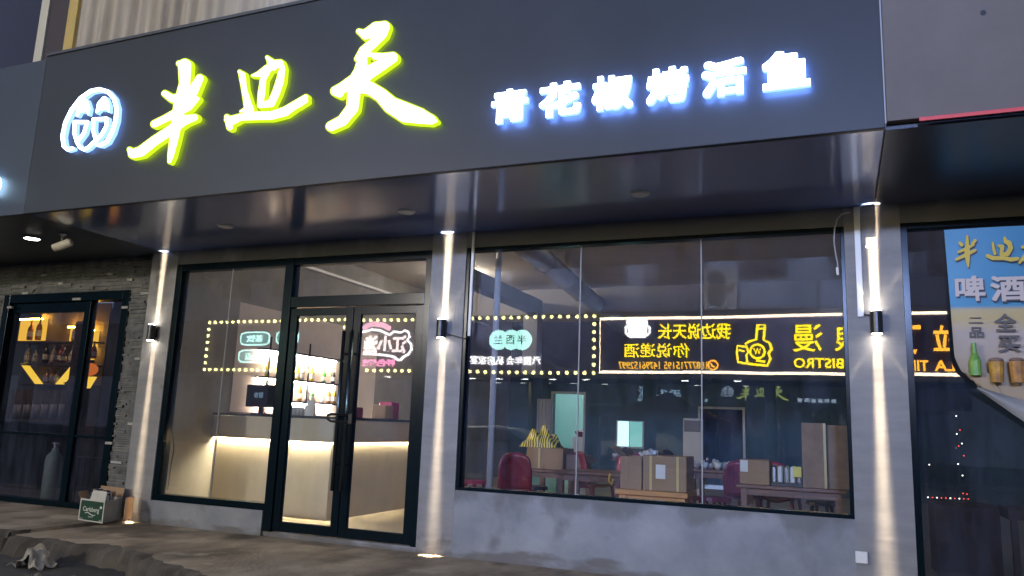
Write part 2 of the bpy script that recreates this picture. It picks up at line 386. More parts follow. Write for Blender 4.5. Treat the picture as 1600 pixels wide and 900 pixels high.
# ------------------------------------------------------------------ glazing of the left bay and the doors
MX = -5.41; TR0, TR1 = 2.345, 2.46
bay = thing('shopfront_window', 'tall fixed shopfront window left of the double door, in black aluminium', 'window', (GL, .05, .245))
mb = MB(); y0, y1 = .012, .13
mb.box(GL, GL+.07, y0, y1, .245, GT); mb.box(GL+.07, MX-.05, y0, y1, GT-.08, GT); mb.box(GL+.07, MX-.05, y0, y1, .245, .315); mb.box(MX-.05, MX+.055, y0-.006, y1, .045, GT)
obj('frame', mb, alu, bay, bevel=.004)
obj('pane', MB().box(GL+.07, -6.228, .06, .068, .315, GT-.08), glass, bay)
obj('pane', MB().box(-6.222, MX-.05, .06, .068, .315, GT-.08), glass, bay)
obj('seam', MB().box(-6.229, -6.221, .056, .072, .316, GT-.081), mat('silicone', (.28,.29,.30), .4), bay)
dr = thing('double_door', 'black framed glass double door with transom light and long pull handles', 'door', (-4.5, .05, .045))
mb = MB(); mb.box(MX+.055, GR, y0, y1, GT-.08, GT); mb.box(GR-.07, GR, y0, y1, .045, GT-.08); mb.box(MX+.055, GR-.07, y0, y1, TR0, TR1)
obj('frame', mb, alu, dr, bevel=.004)
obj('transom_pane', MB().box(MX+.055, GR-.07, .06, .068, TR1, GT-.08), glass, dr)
for (a, b, hs) in ((MX+.06, -4.565, 1), (-4.555, GR-.075, -1)):
    lf = MB(); lf.box(a, a+.085, .025, .075, .055, TR0-.01); lf.box(b-.085, b, .025, .075, .055, TR0-.01)
    lf.box(a+.085, b-.085, .025, .075, TR0-.09, TR0-.01); lf.box(a+.085, b-.085, .025, .075, .055, .15)
    L = obj('leaf', lf, alu, dr, bevel=.003)
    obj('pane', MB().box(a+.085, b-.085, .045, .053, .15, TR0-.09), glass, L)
    hx = (b-.045) if hs > 0 else (a+.045)
    h = MB().tube([(hx,-.045,.5),(hx,-.045,2.08)], .019, 12)
    for z in (.75, 1.85): h.tube([(hx,-.045,z),(hx,.03,z)], .01, 8)
    obj('handle', h, mat('satin_black_steel', (.06,.085,.10), .22, metal=.9), L, smooth=True)
lk = MB().tube([(-4.66,-.085,1.17),(-4.70,-.085,1.19),(-4.70,-.085,1.225),(-4.66,-.085,1.24),(-4.42,-.085,1.235)], .012, 8)
lk.tube([(-4.66,-.085,1.17),(-4.42,-.085,1.165)], .012, 8); lk.box(-4.44,-4.40,-.11,-.06,1.15,1.25)
single('lock', lk, blackmetal, 'black U lock looped through the two long door handles', 'lock', (-4.5,-.08,1.2))
win = thing('shopfront_window', 'wide dark shopfront window over the low grey wall, three panes with pale seams', 'window', (WL, .05, WB))
mb = MB(); mb.box(WL, WL+.035, y0, y1, WB, GT); mb.box(WR-.03, WR, y0, y1, WB, GT); mb.box(WL+.035, WR-.03, y0, y1, GT-.03, GT); mb.box(WL+.035, WR-.03, y0, y1, WB, WB+.03)
obj('frame', mb, alu, win, bevel=.003)
xs = [WL+.035, -2.145, -1.055, WR-.03]
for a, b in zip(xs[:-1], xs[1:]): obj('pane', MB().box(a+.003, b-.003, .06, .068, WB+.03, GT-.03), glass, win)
for a in xs[1:3]: obj('seam', MB().box(a-.005, a+.005, .056, .072, WB+.031, GT-.031), MAT['silicone'], win)
# right-hand bay
bayr = thing('shopfront_window', 'tall dark shopfront window at the right edge, behind the hanging blue poster', 'window', (RL, .05, .05))
mb = MB(); mb.box(RL, RL+.05, y0, y1, .0, GT); mb.box(RL+.05, 6, y0, y1, GT-.05, GT); mb.box(RL+.05, 6, y0, y1, 0, .06); mb.box(2.6, 2.66, y0, y1, .06, GT-.05)
obj('frame', mb, alu, bayr, bevel=.003)
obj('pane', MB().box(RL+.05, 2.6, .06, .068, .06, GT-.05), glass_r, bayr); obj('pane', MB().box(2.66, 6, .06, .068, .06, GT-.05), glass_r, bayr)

# ------------------------------------------------------------------ upper storey
upb = thing('upper_storey', 'upper storey above the dark fascia, draped tan sheeting beside a yellow edged pillar', 'building', (-5, -1.0, FT))
UY = -1.2
def drape(u, v):
    x = -7.60+8*u; z = FT-.1+2.6*v
    f = .030*math.sin(x*23+1.2*math.sin(x*3.3))+.022*math.sin(x*51+2*math.sin(x*5.1)+v*.6)+.028*math.sin(x*9.3+v*.4)
    f += .05*max(0, math.sin(x*6.1+1.0))**12
    return (x, UY+f*(.6+.4*math.sin(x*1.7)), z)
obj('sheeting', MB().grid(drape, 420, 6), mat('tan_sheeting', (.36,.325,.275), .8, col2=(.50,.455,.39), scale=4, stretch=(3,1,.25)), upb, smooth=True)
obj('pillar', MB().box(-8.04,-7.74,UY-.02,UY+.3,FT-.2,FT+4), mat('dark_cladding', (.045,.035,.04), .7), upb)
obj('edge_trim', MB().box(-7.74,-7.60,UY-.03,UY+.3,FT-.2,FT+4), mat('yellow_paint', (.55,.40,.12), .6, col2=(.45,.34,.11), scale=5), upb)
obj('edge_trim', MB().box(-8.20,-8.07,UY-.03,UY+.3,FT-.2,FT+4), mat('cream_paint', (.52,.50,.42), .6), upb)
f = obj('window', MB().box(-14,-8.20,UY+.05,UY+.3,FT+.25,FT+4), mat('night_window', (.02,.018,.035), .25), upb)
mb = MB(); mb.box(-14, -8.07, UY-.10, UY+.3, FT-.3, FT+.24); obj('ledge', mb, mat('ledge_paint', (.035,.04,.07), .6), upb)
obj('wall', MB().box(.32, 6, -1.0, -.8, FT, FT+3), fascia_r, upb)

# ------------------------------------------------------------------ neighbours' overhangs
nb = thing('neighbour_shop', 'dark neighbouring bar at the far left with stacked stone wall and bare navy overhang', 'building', (-9, .2, 0))
navy = mat('navy_panel', (.030,.042,.062), .45, col2=(.038,.052,.074), scale=1.1)
obj('fascia', MB().box(-20, -7.258, FY+.006, FY+.06, SO, FT-.02), navy, nb, bevel=.004)
obj('soffit', MB().box(-20, -7.262, FY+.062, .19, SO+.012, SO+.05), mat('navy_soffit', (.020,.028,.045), .35, col2=(.026,.034,.055), scale=1), nb)
NX0, NX1, NZ = -10.06, -7.97, 2.565
NY = .2
def ledgestones():
    mb = MB(); z = 0.0; k = 0
    while z < SO+.01:
        h = random.choice((.018,.022,.026,.034)); x = -13.0-random.random()*.2
        while x < -7.41:
            w = random.uniform(.10,.42); x1 = min(x+w, -7.402)
            for a, b in ([(x, x1)] if not (z < NZ and x1 > NX0-.08 and x < NX1+.08) else [(x, min(x1, NX0-.08)), (max(x, NX1+.08), x1)]):
                if b-a > .015: mb.box(a+.001, b-.002, NY-random.uniform(.004,.03), NY+.05, z, z+h-.003)
            x = x1
        z += h
    return mb
obj('stone_wall', ledgestones(), ledge, nb)
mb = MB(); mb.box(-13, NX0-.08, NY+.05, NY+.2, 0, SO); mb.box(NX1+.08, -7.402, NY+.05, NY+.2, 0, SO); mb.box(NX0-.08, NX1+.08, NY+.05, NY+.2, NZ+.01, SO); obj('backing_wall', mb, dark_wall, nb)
# pale stones here and there
for px, py in ((68,430),(172,428),(203,437),(95,443),(228,458),(15,480),(40,458),(215,560),(205,662),(213,725),(170,692),(195,480),(120,467),(182,722)):
    p = at(px, py, y=NY-.03); hw = random.uniform(.035,.085)
    obj('pale_stone', MB().box(p.x-hw, p.x+hw, NY-.036, NY+.0, p.z-.016, p.z+.012), mat('pale_ledgestone', (.30,.30,.29), .8, col2=(.42,.42,.40), scale=9), nb)
nd = thing('bar_door', 'black framed glass door of the dark bar at the far left, set in stacked stone', 'door', (-9, .2, 0))
mb = MB(); mb.box(NX0-.08, NX0+.03, NY-.03, NY+.15, .03, NZ+.08); mb.box(NX1-.03, NX1+.08, NY-.03, NY+.15, .03, NZ+.08); mb.box(NX0+.03, NX1-.03, NY-.03, NY+.15, NZ-.03, NZ+.08)
mb.box(NX0+.03, NX1-.03, NY+.02, NY+.12, .03, .10)
obj('frame', mb, alu, nd, bevel=.004)
sx = at(120, 640, y=NY+.06).x
mb = MB(); mb.box(sx-.05, sx+.05, NY+.02, NY+.12, .10, NZ-.03); mb.box(NX0+.03, sx-.05, NY+.03, NY+.1, .86, .89); mb.box(sx+.05, NX1-.03, NY+.03, NY+.1, .86, .89); mb.box(NX0+.03, sx-.05, NY+.03, NY+.1, NZ-.16, NZ-.03)
obj('stile', mb, alu, nd, bevel=.004)
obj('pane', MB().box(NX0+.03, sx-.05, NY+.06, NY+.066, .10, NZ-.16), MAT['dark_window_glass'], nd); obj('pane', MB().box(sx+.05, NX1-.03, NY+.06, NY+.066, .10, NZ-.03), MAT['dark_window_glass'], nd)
mb = MB(); mb.box(-17, -7.5, .3, 4.0, -.02, .03); obj('bar_floor', mb, mat('bar_floor_tile', (.06,.055,.05), .4), nb)
mb = MB(); mb.box(-17, -10.2, 3.3, 3.4, .03, 3.0); mb.box(-10.2,-10.1,1.9,3.4,.03,3.0); mb.box(-7.42,-7.40,.4,2,.03,3.0); mb.box(-10.1,-7.42,1.9,2.0,.03,3.0); obj('bar_wall', mb, mat('bar_wall_paint', (.03,.026,.026), .7), nb)
# right neighbour
rn = thing('overhang', 'bare grey overhang with red lower edge at the upper right corner', 'overhang', (1, FY, SO))
obj('fascia', MB().box(.330, 7, FY-.008, FY+.06, SO+.035, FT+2), fascia_r, rn, bevel=.004)
obj('soffit', MB().box(.324, 7, FY+.062, 0, SO+.006, SO+.05), mat('bare_soffit', (.020,.026,.05), .30, col2=(.030,.036,.06), scale=1.1), rn)
obj('red_edge', MB().box(.50, 7, FY-.02, FY-.009, SO+.012, SO+.034), mat('red_strip', (.62,.05,.05), .5), rn)
obj('socket_hole', MB().disc((.865, FY-.012, 3.685), .016, 'y', 10, .01), black_m, rn)

# ================================================================== SIGNS ON THE FASCIA
LY = FY-.055
def px_map(ox, oy, k):
    def f(i, j, d):
        p = at(ox+i*k, oy+j*k, y=LY); return (p.x, d, p.z)
    return f
def brush(name, strokes, ox, oy, k, W_, H_, core, rim, inset, parent, holes=(), step=6, grow=7, back=None):
    xs, ys = np.meshgrid(np.arange(-30, W_+30, step), np.arange(-30, H_+30, step)); F = strokes_sdf(xs, ys, strokes, holes)-grow
    mp = px_map(ox, oy, k); g = lambda i, j, d: mp(-30+i*step, -30+j*step, d)
    body = obj(name, field_mesh(F, g, LY, FY-.022), rim, parent)  # glowing rim paints the bloom round the edge of the lit face
    obj('face', field_mesh(F+inset, g, LY-.006, LY-.001), core, body)
    obj('added_backlight', field_mesh(F+inset*.5, g, FY-.023, None), back or yg_back, body)  # glowing back face added to throw a halo onto the fascia
    return body
yg_core = emi('lit_face_yellow', (.80,1,.30), 3.6); yg_rim = emi('bloom_rim_yellow_green', (.60,.86,.02), .62); yg_back = emi('added_halo_yellow_green', (.62,.9,.03), 4); wh_back = emi('added_halo_blue', (.16,.32,1), 20); em_back = emi('added_halo_emblem', (.25,.42,1), 3.5)
wh_core = emi('lit_face_white', (.62,.80,1), 6); wh_rim = emi('bloom_rim_blue_white', (.28,.50,1), .95)
s1 = thing('brush_sign', 'glowing yellow green brush stroke characters on the dark fascia', 'sign', (-4.5, FY, 3.4))
brush('character', [[(440,95,20),(495,102,38)],[(485,110,50),(485,250,42),(450,400,48),(420,560,42),(400,680,34),(378,800,24),(368,845,14)],
    [(600,208,30),(545,310,42),(490,370,40)],[(332,325,24),(385,362,30),(450,365,38)],[(578,365,20),(510,420,38),(430,468,32),(330,520,28),(252,558,28)],
    [(562,508,26),(480,528,40),(370,610,38),(250,690,38),(150,768,40),(88,785,36),(62,752,18)]], 190, 80, .2044, 734, 900, yg_core, yg_rim, 11, s1)
brush('character', [[(222,205,18),(250,240,36),(270,380,30),(305,530,42),(322,590,50)],[(235,605,13),(300,590,38)],
    [(95,660,26),(125,765,34)],[(95,690,28),(140,700,50),(230,665,38),(400,650,46),(540,648,46),(680,608,50),(800,530,42),(888,462,28)],[(800,540,40),(892,500,24)],
    [(500,62,18),(530,100,34),(560,150,50)],[(545,140,50),(630,122,38),(652,175,32),(630,300,42),(590,420,42),(540,525,42),(430,545,32),(445,420,38),(462,280,32),(500,185,46),(420,232,32),(345,248,11)]],
    340, 80, .1556, 964, 900, yg_core, yg_rim, 14, s1, holes=((522,330,22,62),))
brush('character', [[(275,132,18),(320,155,34),(400,118,52),(455,98,38),(440,150,34),(370,220,34),(310,270,34),(262,325,18)],
    [(300,340,36),(285,420,46),(250,470,42),(160,530,38),(108,552,32),(140,570,28)],[(330,300,22),(440,312,26),(512,316,38),(430,370,42),(330,430,48),(270,500,56)],
    [(240,570,46),(230,670,42),(160,760,38),(78,800,34)],[(270,510,52),(350,530,46),(430,580,48),(500,650,58),(600,702,70),(700,727,56),(780,752,36),(818,762,12)]],
    500, 20, .2222, 900, 900, yg_core, yg_rim, 10, s1, holes=((352,328,20,18),))
s2 = thing('round_emblem', 'glowing white round emblem of two outlined figures at the left end of the fascia', 'sign', (-6.5, FY, 3.6))
brush('ring', [[(215,780,25),(160,792,29),(115,755,29),(98,640,28),(130,480,27),(205,330,29),(310,195,31),(430,108,29),(530,88,29),(630,115,28),(700,195,28),(733,310,28),(722,450,28),(680,590,28),(620,700,28),(550,742,27),(500,738,25)]],
      85, 128, .1333, 825, 900, wh_core, wh_rim, 7, s2, step=7, grow=-2, back=em_back)
brush('figure', [[(240,468,25),(235,600,25),(268,710,25),(350,600,25),(388,470,25),(240,468,25)],[(268,710,25),(300,768,25),(350,795,25),(400,770,25),(460,710,25)]], 85, 128, .1333, 825, 900, wh_core, wh_rim, 7, s2, step=7, grow=-2, back=em_back)
brush('figure', [[(462,438,25),(455,560,25),(490,690,25),(560,615,25),(612,520,25),(618,430,25),(462,438,25)]], 85, 128, .1333, 825, 900, wh_core, wh_rim, 7, s2, step=7, grow=-2, back=em_back)
brush('head', [[(268,395,21),(310,285,37),(365,232,37),(398,310,29),(398,385,13)],[(330,330,35),(380,330,21)]], 85, 128, .1333, 825, 900, wh_core, wh_rim, 7, s2, step=7, grow=-2, back=em_back, holes=((335,400,38,22),))
brush('head', [[(500,362,19),(540,262,41),(590,202,37),(630,280,27),(638,345,17)],[(570,300,41),(620,300,19)]], 85, 128, .1333, 825, 900, wh_core, wh_rim, 7, s2, step=7, grow=-2, back=em_back, holes=((552,368,40,20),))
s3 = thing('letter_sign', 'row of six glowing blue white block characters on the right half of the fascia', 'sign', (-1.2, FY, 3.3))
for ch, xa, xb in zip('青花椒烤活鱼', (768,843,925,1010,1097,1191), (826,909,990,1078,1168,1268)):
    pa, pb = at(xa, 190-(xa-768)*.109, y=LY), at(xb, 190-(xb-768)*.109, y=LY)
    Mk = tri_mask(ch, 104, 88, 16); F = mask_sdf(Mk, 6, True)
    for _ in range(2): F = (2*F+np.roll(F,1,0)+np.roll(F,-1,0)+np.roll(F,1,1)+np.roll(F,-1,1))/6
    g = lambda i, j, d, pa=pa, pb=pb: (pa.x+(pb.x-pa.x)*(i-10)/116, d, 3.335+.26*(j-10)/100)
    b = obj('character', field_mesh(F, g, FY-.07, FY-.042), wh_rim, s3)  # rim colour stands in for bluish bloom at the edges
    obj('face', field_mesh(F+1.2, g, FY-.076, FY-.071), wh_core, b); obj('added_backlight', field_mesh(F+1, g, FY-.043, None), wh_back, b)  # back face added to cast the blue halo
nb2 = thing('letter_sign', 'pale blue glowing letters on the navy fascia beyond the left edge', 'sign', (-11, FY, 3.4))
lettering('lettering', 'LIVE', plane_map((-10.2, 3.75), 1.7, .40, LY), emi('pale_blue_letters', (.45,.72,1), 6), nb2, .02, (0,.06,0))
lettering('lettering', '汇', plane_map((-11.7, 3.8), .8, .75, LY), MAT['pale_blue_letters'], nb2, .01, (0,.06,0))
lettering('lettering', '酒吧', plane_map((-11.9, 3.3), .6, .2, LY), MAT['pale_blue_letters'], nb2, .01, (0,.06,0))
hd = at(-16, 288, y=LY)
obj('added_halo_disc', MB().disc((hd.x, LY, hd.z), .10, 'y', 20, .05), MAT['pale_blue_letters'], nb2)  # glowing disc added past the left edge so its halo reaches in

# ================================================================== LIGHTS ON THE FRONT
def spot(name, loc, to, power, angle, blend, col=WARMW, rad=.01, parent=None):
    l = bpy.data.lights.new(name, 'SPOT'); l.energy = power; l.spot_size = R(angle); l.spot_blend = blend; l.color = col; l.shadow_soft_size = rad
    o = bpy.data.objects.new(name, l); COL.objects.link(o); d = (Vector(to)-Vector(loc)).normalized()
    base = wpos(parent) if parent else Vector((0,0,0)); o.location = Vector(loc)-base; o.rotation_euler = d.to_track_quat('-Z', 'Y').to_euler()
    if parent: o.parent = parent
    return o
def sconce(x, y, z, label, k=1.0):
    t = thing('wall_lamp', label, 'wall lamp', (x, y, z), 'up and down wall lamps on the pilasters')
    cy_ = y-.062
    obj('housing', MB().tube([(x,cy_,z-.088),(x,cy_,z+.088)], .045, 20).box(x-.03,x+.03,y-.03,y-.001,z-.05,z+.05), mat('black_lamp_paint', (.012,.012,.014), .35), t, bevel=.002)
    for s in (1, -1):
        obj('lens', MB().disc((x,cy_,z+s*.089-(.004 if s < 0 else 0)), .037, 'z', 16, .004), emi('lamp_lens', (1,.88,.70), 26), t)
        zz = z+s*.10; yy = y-.035
        l = bpy.data.lights.new('beam', 'AREA'); l.shape = 'RECTANGLE'; l.size = .066; l.size_y = .05; l.spread = R(6); l.energy = BEAM*(.8 if s > 0 else .42)*k; l.color = (1,.78,.52)
        o = bpy.data.objects.new('beam', l); COL.objects.link(o); o.parent = t; o.location = (0, -.028, s*.10); o.rotation_euler = (math.pi if s > 0 else 0, 0, 0)
        for q in (-1, 1): spot('beam', (x,yy,zz), (x+q*.62, yy+.10, zz+s*1.0), 7*k, 10, .9, parent=t)
        spot('beam', (x,yy-.02,zz), (x, yy+.10, zz+s*1.0), 1.1*k, 100, 1, parent=t)
    return t
BEAM = 5.5
lz = 2.087
sconce(-7.215, 0, lz, 'black up and down wall lamp on the left pilaster beside the stone wall', .8)
sconce(-3.495, 0, lz, 'black up and down wall lamp on the middle pilaster right of the doors')
sconce(.298, 0, lz, 'black up and down wall lamp on the right pilaster beside the hanging poster', 1.1)
# white cable trunking, loose cable, junction box
def strip(pa, pb, label, w=.022):
    a, b = at(*pa, y=-.012), at(*pb, y=-.012)
    t = thing('cable_trunking', label, 'trunking', (a.x, 0, b.z), 'white cable strips beside the wall lamps')
    obj('cover', MB().box(b.x-w, b.x+w, -.022, -.001, b.z, SO-.004), white_p, t, bevel=.003)
    return b
b = strip((731,500), (733,525), 'thin white cable trunking right of the middle wall lamp', .014)
single('lamp_cable', MB().tube([(b.x-.012,-.012,b.z-.012),(b.x-.05,-.012,b.z-.025),(-3.45,-.03,2.04)], .005, 6), black_m, 'short black cable from white trunking to the middle wall lamp', 'cable', (b.x,0,b.z))
b = strip((1334,480), (1345,495), 'white cable trunking on the right pilaster, left of its lamp', .022)
single('lamp_cable', MB().tube([(b.x+.022,-.012,b.z+.02),(.25,-.03,b.z+.01)], .006, 6), black_m, 'short black cable from white trunking to the right wall lamp', 'cable', (b.x,0,b.z))
single('junction_box', MB().box(.245,.325,-.035,-.001,2.70,2.775), mat('cream_plastic', (.60,.55,.46), .5), 'small cream junction box on the right pilaster above the lamp', 'junction box', (.28,0,2.7), bevel=.004)
pts = [at(*q, y=-.05) for q in ((1328,332),(1316,334),(1308,342),(1304,358),(1303,378),(1306,398),(1309,412),(1308,420))]
cab = thing('loose_cable', 'grey loose cable end dangling in a curve over the top right window corner', 'cable', pts[-1])
obj('cord', MB().tube(pts, .006, 8), mat('grey_cable', (.35,.34,.36), .5), cab, smooth=True)
p = pts[-1]; obj('plug', MB().tube([(p.x,p.y,p.z+.01),(p.x+.003,p.y,p.z-.05)], [.012,.009], 8), white_p, cab)
for px, py, lb in ((352,353,'left'),(635,331,'middle'),(1000,303,'right')):
    p = at(px, py, z=SO)
    t = thing('downlight', 'unlit white round downlight, %s one of three in the glossy dark soffit' % lb, 'downlight', (p.x,p.y,SO), 'unlit soffit downlights')
    obj('rim', MB().tube([(p.x,p.y,SO+.003),(p.x,p.y,SO-.008)], [.082,.074], 28), white_p, t)
    obj('diffuser', MB().tube([(p.x,p.y,SO-.0085),(p.x,p.y,SO-.010)], .062, 28), mat('opal_plastic', (.88,.88,.86), .35), t)
p = at(50, 373, z=SO)
t = thing('downlight', 'lit round downlight under the navy overhang at the far left', 'downlight', (p.x,p.y,SO))
obj('diffuser', MB().tube([(p.x,p.y,SO+.006),(p.x,p.y,SO-.004)], .075, 28), emi('downlight_glow', (1,.93,.78), 14), t)
obj('rim', MB().tube([(p.x,p.y,SO+.008),(p.x,p.y,SO-.002)], .09, 28), white_p, t)
p = at(100, 383, z=2.90); pm = at(98, 366, z=SO)
t = thing('security_camera', 'white security camera hanging from the navy soffit by the stone wall', 'camera', (pm.x,pm.y,SO))
obj('arm', MB().tube([(pm.x,pm.y,SO+.008),(pm.x,pm.y,SO-.07),(p.x,p.y,p.z+.03)], .010, 8).disc((pm.x,pm.y,SO-.012), .035, 'z', 16, .016), white_p, t)
d = Vector((-.88,-.35,-.42)).normalized(); C0 = Vector((p.x,p.y,p.z))
obj('body', MB().tube([C0-d*.085, C0+d*.075], .036, 16), mat('cream_camera', (.68,.64,.55), .45), t, bevel=.004)
obj('hood', MB().tube([C0-d*.07+Vector((0,0,.012)), C0+d*.115+Vector((0,0,.012))], .040, 16, caps=False), MAT['cream_camera'], t)
obj('front_glass', MB().tube([C0+d*.076, C0+d*.08], .030, 16), black_m, t)
p = at(1346, 871, y=0)
single('outlet_box', MB().box(p.x-.042,p.x+.042,-.035,-.001,p.z-.04,p.z+.045), white_p, 'small white outlet box low on the right pilaster', 'outlet', (p.x,0,p.z), bevel=.006)

OY_ = -21.5
# added street lamps out of view light the front; mirrored, they hide behind pilasters
for px, y in ((709, -19.0), (1366, -19.0)):
    x = at(px, 480, y=-y).x
    t = thing('added_street_lamp', 'added grey street lamp out of view across the road, %s one of a pair' % ('left' if px < 1000 else 'right'), 'street lamp', (x, y, -.25), 'added street lamps across the road')
    obj('post', MB().tube([(x,y,-.25),(x,y,5.25)], [.08,.05], 10), steel, t)
    obj('lamp_head', MB().box(x-.10,x+.10,y-.05,y+.45,5.26,5.34), blackmetal, t, bevel=.02)
    spot('added_street_light', (x, y+.2, 5.22), (-4.5, -2, 1.8) if px < 1000 else (-1.3, -2, 3.7), LAMP_ADDED_STREET*(5.0 if px < 1000 else 10.0), 100 if px < 1000 else 30, .9, (1,.91,.80) if px < 1000 else (.34,.50,1), .35, parent=t)  # right spot is made up: a blue wash for the right fascia
    spot('added_street_light', (x, y+.1, 5.22), (x*.6-3, OY_, 7.2), LAMP_ADDED_STREET*14, 140, .8, (.70,.82,1), .2, parent=t)  # added spill lights the opposite wall blue, a veil in the mirrored glass

# ================================================================== INSIDE: RECEPTION
CX1, CY0, CTZ = -5.36, .97, 1.19
ct = thing('reception_counter', 'stone reception counter with a warm light strip under its top', 'counter', (-6.2, 1.5, .05))
obj('body', MB().box(LX+.002, CX1-.06, CY0+.07, 3.0, .05, .94), counter_m, ct)
mb = MB(); mb.box(LX+.002, CX1, CY0, CY0+.05, .925, CTZ); mb.box(CX1-.05, CX1, CY0+.05, 3.0, .925, CTZ)
obj('apron', mb, counter_m, ct, bevel=.002)
obj('top', MB().box(LX+.002, CX1+.01, CY0-.01, 3.0, CTZ+.002, CTZ+.03), mat('black_stone', (.02,.02,.022), .25), ct, bevel=.003)
mb = MB(); mb.box(LX+.02, CX1-.05, CY0+.052, CY0+.068, .935, .95); mb.box(CX1-.058, CX1-.051, CY0+.07, 2.98, .935, .95)
obj('light_strip', mb, emi('counter_led', (1,.82,.50), 300), ct)
# wall shelves with hidden light strips on the side wall
SX = LX
sh0 = None
sh = thing('wall_shelf', 'lit black steel shelf unit on the left wall behind the counter', 'shelf', (SX, 2.5, 1.35))
def sy(px, py): return at(px, py, x=SX).y
ya, yb = sy(398,590), 3.45
for z, q in ((2.07,.20),(1.70,.20),(1.40,.24)):
    obj('board', MB().box(SX+.002, SX+q, ya, yb, z, z+.022), blackmetal, sh)
    obj('light_strip', MB().box(SX+.02, SX+.034, ya+.03, yb-.05, z-.012, z-.001), emi('shelf_led', (1,.78,.55), 340), sh)
obj('back_panel', MB().box(SX+.0005, SX+.0018, 1.25, 4.6, 1.24, 2.65), mat('shelf_back', (.62,.52,.47), .7, col2=(.70,.60,.55), scale=2.5), sh)
for y in (ya+.05, (ya+yb)/2, yb-.05): obj('upright', MB().box(SX+.17, SX+.185, y-.008, y+.008, 1.23, 2.25), blackmetal, sh)
botm = [mat('amber_bottle', (.40,.20,.02), .15), mat('yellow_bottle', (.75,.60,.06), .2), mat('green_bottle', (.05,.20,.06), .12), mat('clear_bottle', (.45,.45,.42), .12), mat('dark_bottle', (.03,.02,.02), .15)]
def bottle(loc, h, r, m, label, group, s=1):
    t = thing('bottle', label, 'bottle', loc, group)
    x, y, z = loc
    obj('body', MB().lathe(loc, [(r*.9,0),(r,.02*h),(r,.52*h),(r*.8,.62*h),(r*.34,.74*h),(r*.30,.97*h),(r*.33,h)], 12), m, t, smooth=True)
    obj('label', MB().tube([(x,y,z+.16*h),(x,y,z+.42*h)], r*1.03, 12, caps=False), paper, t)
    obj('cap', MB().tube([(x,y,z+h*.955),(x,y,z+h*1.03)], r*.36, 10), random.choice([black_m, redp, steel]), t)
    return t
words_ = {0:'amber',1:'yellow',2:'green',3:'clear',4:'dark'}
k = 0
for z in (1.724, 1.424):
    y = ya+.12
    while y < yb-.1:
        i = random.choice((0,1,1,1,2,3,4)) if z > 1.6 else random.choice((0,3,4,2))
        bottle((SX+.10, y, z), random.uniform(.2,.27), .032, botm[i], '%s bottle on the %s lit shelf behind the counter' % (words_[i], 'middle' if z > 1.6 else 'lowest'), 'bottles on the lit shelves')
        y += random.uniform(.10,.30); k += 1
# things on the counter
p = Vector((-6.75, 1.35, CTZ+.03))
pos = thing('monitor', 'small dark monitor standing on the reception counter', 'monitor', p)
obj('screen', MB().box(-6.98,-6.52,1.33,1.36,CTZ+.12,CTZ+.40), black_m, pos, bevel=.005); obj('stand', MB().box(-6.78,-6.72,1.35,1.38,CTZ+.03,CTZ+.14).box(-6.85,-6.65,1.29,1.43,CTZ+.031,CTZ+.042), blackmetal, pos)
lettering('lettering', '收银', plane_map((-6.78, CTZ+.27), .14, .07, 1.329), emi('screen_text', (.5,.75,1), .25), pos)
for i in range(7):
    x = -6.42+i*.055; 
    g = thing('glass', 'small drinking glass in a row on the reception counter', 'glass', (x,1.4,CTZ+.03), 'glasses on the reception counter')
    obj('bowl', MB().lathe((x,1.4,CTZ+.031), [(.022,0),(.025,.08),(.026,.10)], 12), mat('pale_glass', (.55,.55,.55), .1), g, smooth=True)
single('menu_stand', MB().quadbox([(-5.95,1.2,CTZ+.031),(-5.83,1.2,CTZ+.031),(-5.83,1.26,CTZ+.031),(-5.95,1.26,CTZ+.031),(-5.95,1.225,CTZ+.22),(-5.83,1.225,CTZ+.22),(-5.83,1.235,CTZ+.22),(-5.95,1.235,CTZ+.22)]), paper, 'white menu stand on the reception counter near the door', 'menu', (-5.9,1.23,CTZ+.03))
for i, (x, y) in enumerate(((-5.55,1.6),(-5.48,2.2),(-5.6,2.55))):
    single('parcel', MB().box(x-.1,x+.1,y-.1,y+.1,CTZ+.031,CTZ+.16+.05*i), [redp,card,magp][i], ['red gift bag on the counter, seen through the right door','brown parcel on the counter, seen through the right door','pink packet on the counter end, seen through the right door'][i], 'parcel', (x,y,CTZ+.03), bevel=.01)
# concrete crack beside the window
pts = [at(*q, x=LX+.004) for q in ((277,600),(273,640),(269,672),(272,700),(267,730),(262,765))]
obj('crack', MB().tube(pts, .004, 5), black_m, shop)
# ceiling lamps of the reception, with added ones lighting the dining room (inside, hanging from the ceiling)
def ceil_lamp(x, y, s, label, col=(1,.86,.68), r=.09):
    t = thing('ceiling_lamp', label, 'ceiling lamp', (x,y,CZ), 'round ceiling lamps inside the restaurant')
    obj('rim', MB().tube([(x,y,CZ-.001),(x,y,CZ-.03)], r+.012, 20), black_m, t)
    obj('diffuser', MB().ball((x,y,CZ-.11), r*.8, 8), emi('ceiling_glow_%d_%d' % (s, col[0]*100), col, s), t)
ceil_lamp(-6.2, 2.0, 7, 'round ceiling lamp over the reception counter')
ceil_lamp(-5.6, 4.6, 150, 'round ceiling lamp over the passage behind the counter')
ceil_lamp(-3.4, 7.6, 22, 'added cool round ceiling lamp at the back of the dining room', (.62,1,.95))  # added to light the back wall blue green
ceil_lamp(-3.46, .75, 170, 'added round ceiling lamp just inside, hidden behind the middle pilaster')  # put out of sight to brighten the beige ceiling
